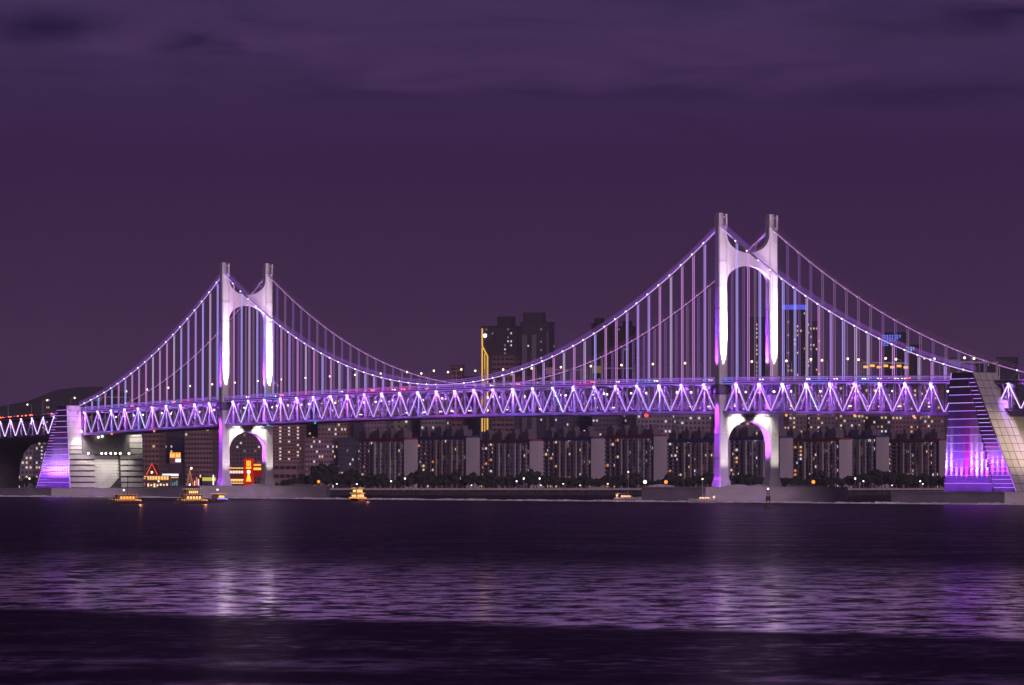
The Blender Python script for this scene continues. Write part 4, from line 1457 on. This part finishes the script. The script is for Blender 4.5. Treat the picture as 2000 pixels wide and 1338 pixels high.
MB().ball((0, -2.5, 10.3), 1.1).build('emblem_lamp', WHITE, t)
MB().box(2.9, 7.3, -1.8, -1.42, 13.9, 15.0).build('sign_bar', glow('bar_orange', (1, .35, .1), 1.5), t)
MB().box(2.9, 7.3, -1.8, -1.42, 11.4, 12.8).build('sign_bar', yl, t)

# ------------------------------------------------------------------ trees along the shore
LEAF = mat('night_foliage', (0.035, 0.045, 0.03), .9, var=.5, scale=.7)
BARK = mat('bark', (.05, .04, .035), .9)


def tree_mesh(seed, h, w):
    rr = random.Random(seed)
    b = MB()
    lumps = [(rr.uniform(-.55, .55) * w, rr.uniform(-.55, .55) * w, h * rr.uniform(.42, .85), rr.uniform(.35, .6) * w) for _ in range(9)]
    for _ in range(420):
        lx, ly, lz, lr = rr.choice(lumps)
        d = Vector((rr.gauss(0, 1), rr.gauss(0, 1), rr.gauss(0, 1))).normalized()
        p = Vector((lx, ly, lz)) + d * lr * rr.uniform(.55, 1.08)
        if p.z < h * .16:
            continue
        s = rr.uniform(.35, .8)
        a = d.orthogonal().normalized() * s
        c = d.cross(a).normalized() * s * .7
        b.quad(p - a - c, p + a - c, p + a + c, p - a + c)
    crown = b.mesh('crown', LEAF)
    tb = MB().tube([(0, 0, 0), (.1, 0, h * .35), (.05, .1, h * .6)], .28, 6, r2=.1)
    for q in range(4):
        a = q * 1.6 + seed
        tb.tube([(.08, .03, h * (.3 + .05 * q)), (math.cos(a) * w * .5, math.sin(a) * w * .5, h * .65)], .12, 4, r2=.04)
    return crown, tb.mesh('trunk', BARK)


TM = [tree_mesh(s, h, w) for s, h, w in ((1, 8.5, 3.2), (2, 7.2, 3.0), (3, 10, 3.6), (4, 6.2, 2.8))]


def tree(px, D, k, sc_, lab, grp, dz=0):
    t = thing('tree', lab, 'tree', (xw(px, D), D, 3.4), rnd.uniform(0, 6), grp)
    t.scale = (sc_, sc_, sc_)
    obj('crown', TM[k][0], t)
    obj('trunk', TM[k][1], t)


px = 556.0
while px < 1850:
    bump_ = 1.0
    if 620 < px < 690:
        bump_ = 1.45
    elif 800 < px < 880 or 1000 < px < 1060 or 1690 < px < 1800:
        bump_ = 1.18
    elif 890 < px < 905 or 1240 < px < 1300:
        bump_ = .7
    k_ = rnd.randrange(4)
    zone = ('between the left tower island and the amber two-deck boat' if px < 690 else 'below the first two slab blocks of the shore row' if px < 930 else
            'below the yellow outlined tower and the blocks beside it' if px < 1180 else 'behind the sailing yacht left of the right tower' if px < 1400 else
            'seen through the lower arch of the right tower' if px < 1500 else 'right of the right tower' if px < 1680 else 'close to the right anchorage')
    lab = ('rounded', 'small round', 'tall broad', 'low bushy')[k_] + ' dark shore tree ' + zone
    tree(px, 2862 + rnd.uniform(-4, 10), k_, bump_ * rnd.uniform(.8, 1.1), lab, lab + 's'[:0])
    px += rnd.uniform(5.5, 10)
for px in (28, 40, 52, 64):
    tree(px, 2870, rnd.randrange(4), .8, 'small tree lit by street lamps under the left approach viaduct', 'trees under the left approach viaduct')

# ------------------------------------------------------------------ promenade lamps and small lights on the shore
pl0 = None
pl_px = [(658, 1), (764, 0), (791, 0), (921, 1), (1009, 1), (1023, 1), (1054, 1), (1056, 0), (1100, 1), (1133, 1), (1187, 0), (1670, 1), (1686, 1), (1742, 1), (1797, 1), (1802, 1), (30, 1), (58, 1), (310, 1)]
for i, (px, lit) in enumerate(pl_px):
    if pl0 is None:
        pl0 = obj('promenade_lamp', None)
        MB().tube([(0, 0, 0), (0, 0, 5)], .1, 5).build('pole', STEEL, pl0)
        MB().ball((0, 0, 5.2), .5).build('lamp_head', WHITE, pl0)
        o = pl0
    else:
        o = copy_tree(pl0)
    o.location = (xw(px, 2846), 2846, 3.45)
    h_ = rnd.choice((.45, .6, .9, 1.2))
    o.scale = (1, 1, h_)
    o['label'] = 'small round-headed lamp on the promenade behind the seawall'
    o['category'] = 'lamp'
    o['group'] = 'promenade lamps along the seawall'

# ------------------------------------------------------------------ boats
HULLW = mat('boat_white', (.55, .52, .5), .5)
HULLD = mat('boat_dark', (.09, .06, .06), .5)
AMB = glow('boat_amber', (1, .36, .05), 1.9)
AMBW = glow('boat_amber_white', (1, .52, .2), 1.9)
BLUEB = glow('boat_blue', (.25, .25, 1.0), 1.8)


def hull(L, B, H, m_, parent):
    b = MB()
    loops = []
    for i in range(9):
        t = i / 8
        x = -L / 2 + L * t
        w = B / 2 * (1 - max(0, (t - .55) / .45) ** 2.2) * (.92 if i == 0 else 1) + .03
        s = H * (1 + .35 * max(0, (t - .5) / .5) ** 2)
        loops.append([(x, -w * .55, -.3), (x, w * .55, -.3), (x, w, s * .55), (x, w, s), (x, -w, s), (x, -w, s * .55)])
    b.loft(loops)
    return b.build('hull', m_, parent)


def tour_boat(label, px, D, L, rz, light, light2, decks=2, dark=HULLD, rig=False):
    t = thing('tour_boat', label, 'boat', (xw(px, D), D, 0), R(rz))
    B = L * .36
    hull(L, B, 1.3, dark, t)
    st = MB()
    for i in range(12):
        x = -L / 2 + .4 + i * (L - 2.6) / 11
        for y in (-B / 2 - .05, B / 2 + .05):
            st.ball((x, y, 1.45 + (i % 2) * .15), .2, n=5, rings=3)
    for i in range(5):
        st.ball((-L / 2 - .08, -B / 2 + B * i / 4, 1.3), .22, n=5, rings=3)
    st.build('gunwale_light', light2, t, kind='stuff')
    z = 1.3
    l0 = L * .62
    for d_ in range(decks):
        ll, bb = l0 * (1 - .28 * d_), B * (.86 - .12 * d_)
        cab = MB().hull([(-ll / 2 - .5, -bb / 2, z), (ll / 2 - .3, -bb / 2, z), (ll / 2 - .3, bb / 2, z), (-ll / 2 - .5, bb / 2, z)],
                        [(-ll / 2 - .4, -bb / 2 + .1, z + 1.9), (ll / 2 - 1.0, -bb / 2 + .1, z + 1.9), (ll / 2 - 1.0, bb / 2 - .1, z + 1.9), (-ll / 2 - .4, bb / 2 - .1, z + 1.9)])
        c = cab.build('cabin', mat('boat_cabin', (.30, .17, .10), .6), t)
        wn_ = MB()
        n = 5
        for i in range(n):
            xa = -ll / 2 + .1 + i * (ll - 1.6) / n
            for y in (-1, 1):
                wn_.box(xa, xa + (ll - 1.6) / n * .62, y * (bb / 2 - .02) - .06, y * (bb / 2 - .02) + .06, z + .55, z + 1.45)
        for i in range(3):
            ya = -bb / 2 + .25 + i * (bb - .4) / 3
            wn_.box(-ll / 2 - .62, -ll / 2 - .4, ya, ya + (bb - .4) / 3 * .65, z + .4, z + 1.5)
        wn_.build('lit_window', light, c, kind='stuff')
        MB().box(-ll / 2 - .9, ll / 2 - .6, -bb / 2 - .15, bb / 2 + .15, z + 1.9, z + 2.05).build('cabin_roof', dark, t)
        ed = MB()
        for i in range(8):
            x = -ll / 2 - .85 + i * (ll + .2) / 7
            for y in (-bb / 2 - .15, bb / 2 + .15):
                ed.ball((x, y, z + 2.12), .13, n=5, rings=3)
        ed.build('roof_light', light, t, kind='stuff')
        z += 2.05
    MB().tube([(0, 0, z), (0, 0, z + 1.6)], .07, 5).build('mast', DARKSTEEL, t)
    MB().ball((0, 0, z + 1.7), .28).build('mast_lamp', glow('mast_pink', (1, .75, .8), 6), t)
    ra = MB()
    for y in (-B / 2 + .1, B / 2 - .1):
        ra.tube([(-L / 2 + .2, y, 2.2), (L / 2 - 1.6, y * .7, 2.4)], .05, 3)
        for i in range(7):
            x = -L / 2 + .3 + i * (L - 2.2) / 6
            ra.tube([(x, y, 1.3), (x, y, 2.25)], .04, 3)
    ra.build('railing', HULLW, t)
    if rig:
        MB().tube([(-1.5, 0, z), (-1.5, 0, z + 6.5)], .1, 5).build('mast', DARKSTEEL, t)
    bl = lamp('POINT', 'boat_fill_light', t, (-L / 2 - 1.2, -B * .55, 3.0), 1500, (1, .42, .12) if light is AMB or light is AMBW else (.5, .5, 1), .4)  # added point light off the hull, spills colour onto the boat
    return t


tour_boat('amber lit tour boat lowest and farthest left on the water', 242, 1780, 11.8, 200, AMB, AMB, 1, rig=True)
tour_boat('large amber lit tour boat next to the blue lit boat', 371, 1780, 12.0, 205, AMBW, AMB, 2)
tour_boat('small tour boat with blue hull lights and warm cabin', 425, 1880, 9.0, 240, AMBW, BLUEB, 1)
tour_boat('two-deck amber boat seen from astern alone in open water', 697, 1990, 10.5, 115, AMBW, AMB, 2)


def yacht(label, px, D, L, rz, mast_h, amb):
    t = thing('sailing_yacht', label, 'yacht', (xw(px, D), D, 0), R(rz))
    hull(L, L * .27, 1.35, HULLW, t)
    cab = MB().hull([(-L * .28, -1.1, 1.35), (L * .2, -.9, 1.35), (L * .2, .9, 1.35), (-L * .28, 1.1, 1.35)], [(-L * .24, -.9, 2.5), (L * .08, -.7, 2.3), (L * .08, .7, 2.3), (-L * .24, .9, 2.5)]).build('cabin', HULLW, t)
    w = MB()
    for i in range(4):
        xa = -L * .24 + i * L * .09
        for y in (-1.08, 1.0):
            w.box(xa, xa + L * .06, y, y + .08, 1.65, 2.15)
    w.build('lit_window', amb, cab, kind='stuff')
    MB().box(-L * .47, -L * .28, -1.2, 1.2, 2.9, 3.0).build('canopy', HULLW, t)
    MB().ball((-L * .4, -.4, 2.2), .5).build('cockpit_lamp', amb, t)
    lamp('POINT', 'boat_fill_light', t, (-L * .36, -2.4, 2.6), 300, (1, .62, .3), .4)  # added fill hanging beside the yacht to lighten it
    MB().tube([(0, 0, 1.5), (0, 0, mast_h)], .13, 6, r2=.08).build('mast', HULLW, t)
    MB().tube([(0, 0, 3.2), (-L * .36, 0, 3.0)], .1, 5).build('boom', HULLW, t)
    r_ = MB()
    r_.tube([(L * .48, 0, 1.8), (0, 0, mast_h * .95)], .03, 3)
    r_.tube([(-L * .47, 0, 1.5), (0, 0, mast_h)], .03, 3)
    r_.build('rigging', DARKSTEEL, t)
    MB().ball((0, 0, mast_h + .2), .3).build('mast_lamp', glow('mast_warm', (1, .7, .4), 5), t)
    return t


yacht('white sailing yacht with a tall lit mast and warm glowing stern', 1227, 2060, 12, -12, 12, AMBW)
yacht('small dim sailing yacht moored before the right tower island', 1372, 1870, 11, 170, 9, glow('yacht_pink', (.95, .5, .35), 1.8))
t = thing('motorboat', 'low dark motorboat with one white lamp near the right edge', 'boat', (xw(1925, 1790), 1790, 0), R(170))
hull(11, 3, .9, HULLD, t)
MB().hull([(-2.5, -1.1, .9), (1.2, -1.0, .9), (1.2, 1.0, .9), (-2.5, 1.1, .9)], [(-2.2, -.9, 2.2), (.2, -.8, 2.2), (.2, .8, 2.2), (-2.2, .9, 2.2)]).build('cabin', HULLD, t)
MB().tube([(-3.4, 0, .9), (-4.0, 0, 2.2)], .06, 4).build('lamp_post', DARKSTEEL, t)
MB().ball((-4.0, 0, 2.3), .5, sz=.7).build('stern_lamp', WHITE, t)

# dark channel buoy
t = thing('channel_buoy', 'dark lattice channel buoy with a white top lamp before the right tower', 'buoy', (xw(1500, 1540), 1540, 0))
b = MB()
b.loft([[(math.cos(a) * r_, math.sin(a) * r_, z) for a in [2 * math.pi * i / 10 for i in range(10)]] for r_, z in ((1.2, -.4), (1.35, .2), (1.35, .9), (.9, 1.3))])
b.build('float', HULLD, t)
b = MB()
for i in range(4):
    a = math.pi / 4 + i * math.pi / 2
    a2 = a + math.pi / 2
    b.tube([(math.cos(a) * .85, math.sin(a) * .85, 1.25), (math.cos(a) * .3, math.sin(a) * .3, 5.4)], .1, 4)
    b.tube([(math.cos(a) * .8, math.sin(a) * .8, 1.5), (math.cos(a2) * .5, math.sin(a2) * .5, 3.8)], .06, 3)
b.box(-.75, .75, -.08, .08, 2.2, 3.6)
b.build('lattice', HULLD, t)
MB().box(-.5, .5, -.5, .5, 5.3, 5.5).build('platform', HULLD, t)
MB().ball((0, 0, 5.95), .3).build('lamp_head', WHITE, t)

# night haze over the bay
hz = bpy.data.materials.new('night_haze')
hz.use_nodes = True
hz.node_tree.nodes.clear()
pv = hz.node_tree.nodes.new('ShaderNodeVolumePrincipled')
pv.inputs['Color'].default_value = (.85, .8, .9, 1)
pv.inputs['Density'].default_value = HAZE
ho = hz.node_tree.nodes.new('ShaderNodeOutputMaterial')
hz.node_tree.links.new(pv.outputs[0], ho.inputs['Volume'])
if HAZE:
    MB().box(-4200, 4200, -400, 9300, -4, 260).build('haze', hz, kind='stuff')

# low pale ridge added on the water to draw a bright line along the islands
fm = mat('ridge', (.62, .58, .6), .8, var=.5, scale=.5, stretch=(.3, 1, 1))
b = MB()
prev = None
rr = random.Random(5)
u = -560.0
k_ = 0
while u < 560:
    h = .5 + .22 * math.sin(u * .13) * math.sin(u * .041) + rr.uniform(-.3, .3)
    dv = (1.1 if k_ % 2 else -1.1) + rr.uniform(-.4, .4)
    cur = [(u, -29 + dv, 0.0), (u, -28.2 + dv, max(.25, h)), (u, -25 + dv, .0)]
    if prev:
        b.quad(prev[0], cur[0], cur[1], prev[1])
        b.quad(prev[1], cur[1], cur[2], prev[2])
    prev = cur
    u += rr.uniform(.8, 1.6)
    k_ += 1
b.build('waterline_ridge', fm, loc=W(0, 0, 0), rz=BR_ROT, kind='stuff', label='thin pale ridge added on the water along the bridge islands', cat='ridge')

# leftover prototypes that were never placed
for i, p in enumerate(protos):
    if i not in usedc:
        for ch in list(p.children):
            bpy.data.objects.remove(ch)
        bpy.data.objects.remove(p)
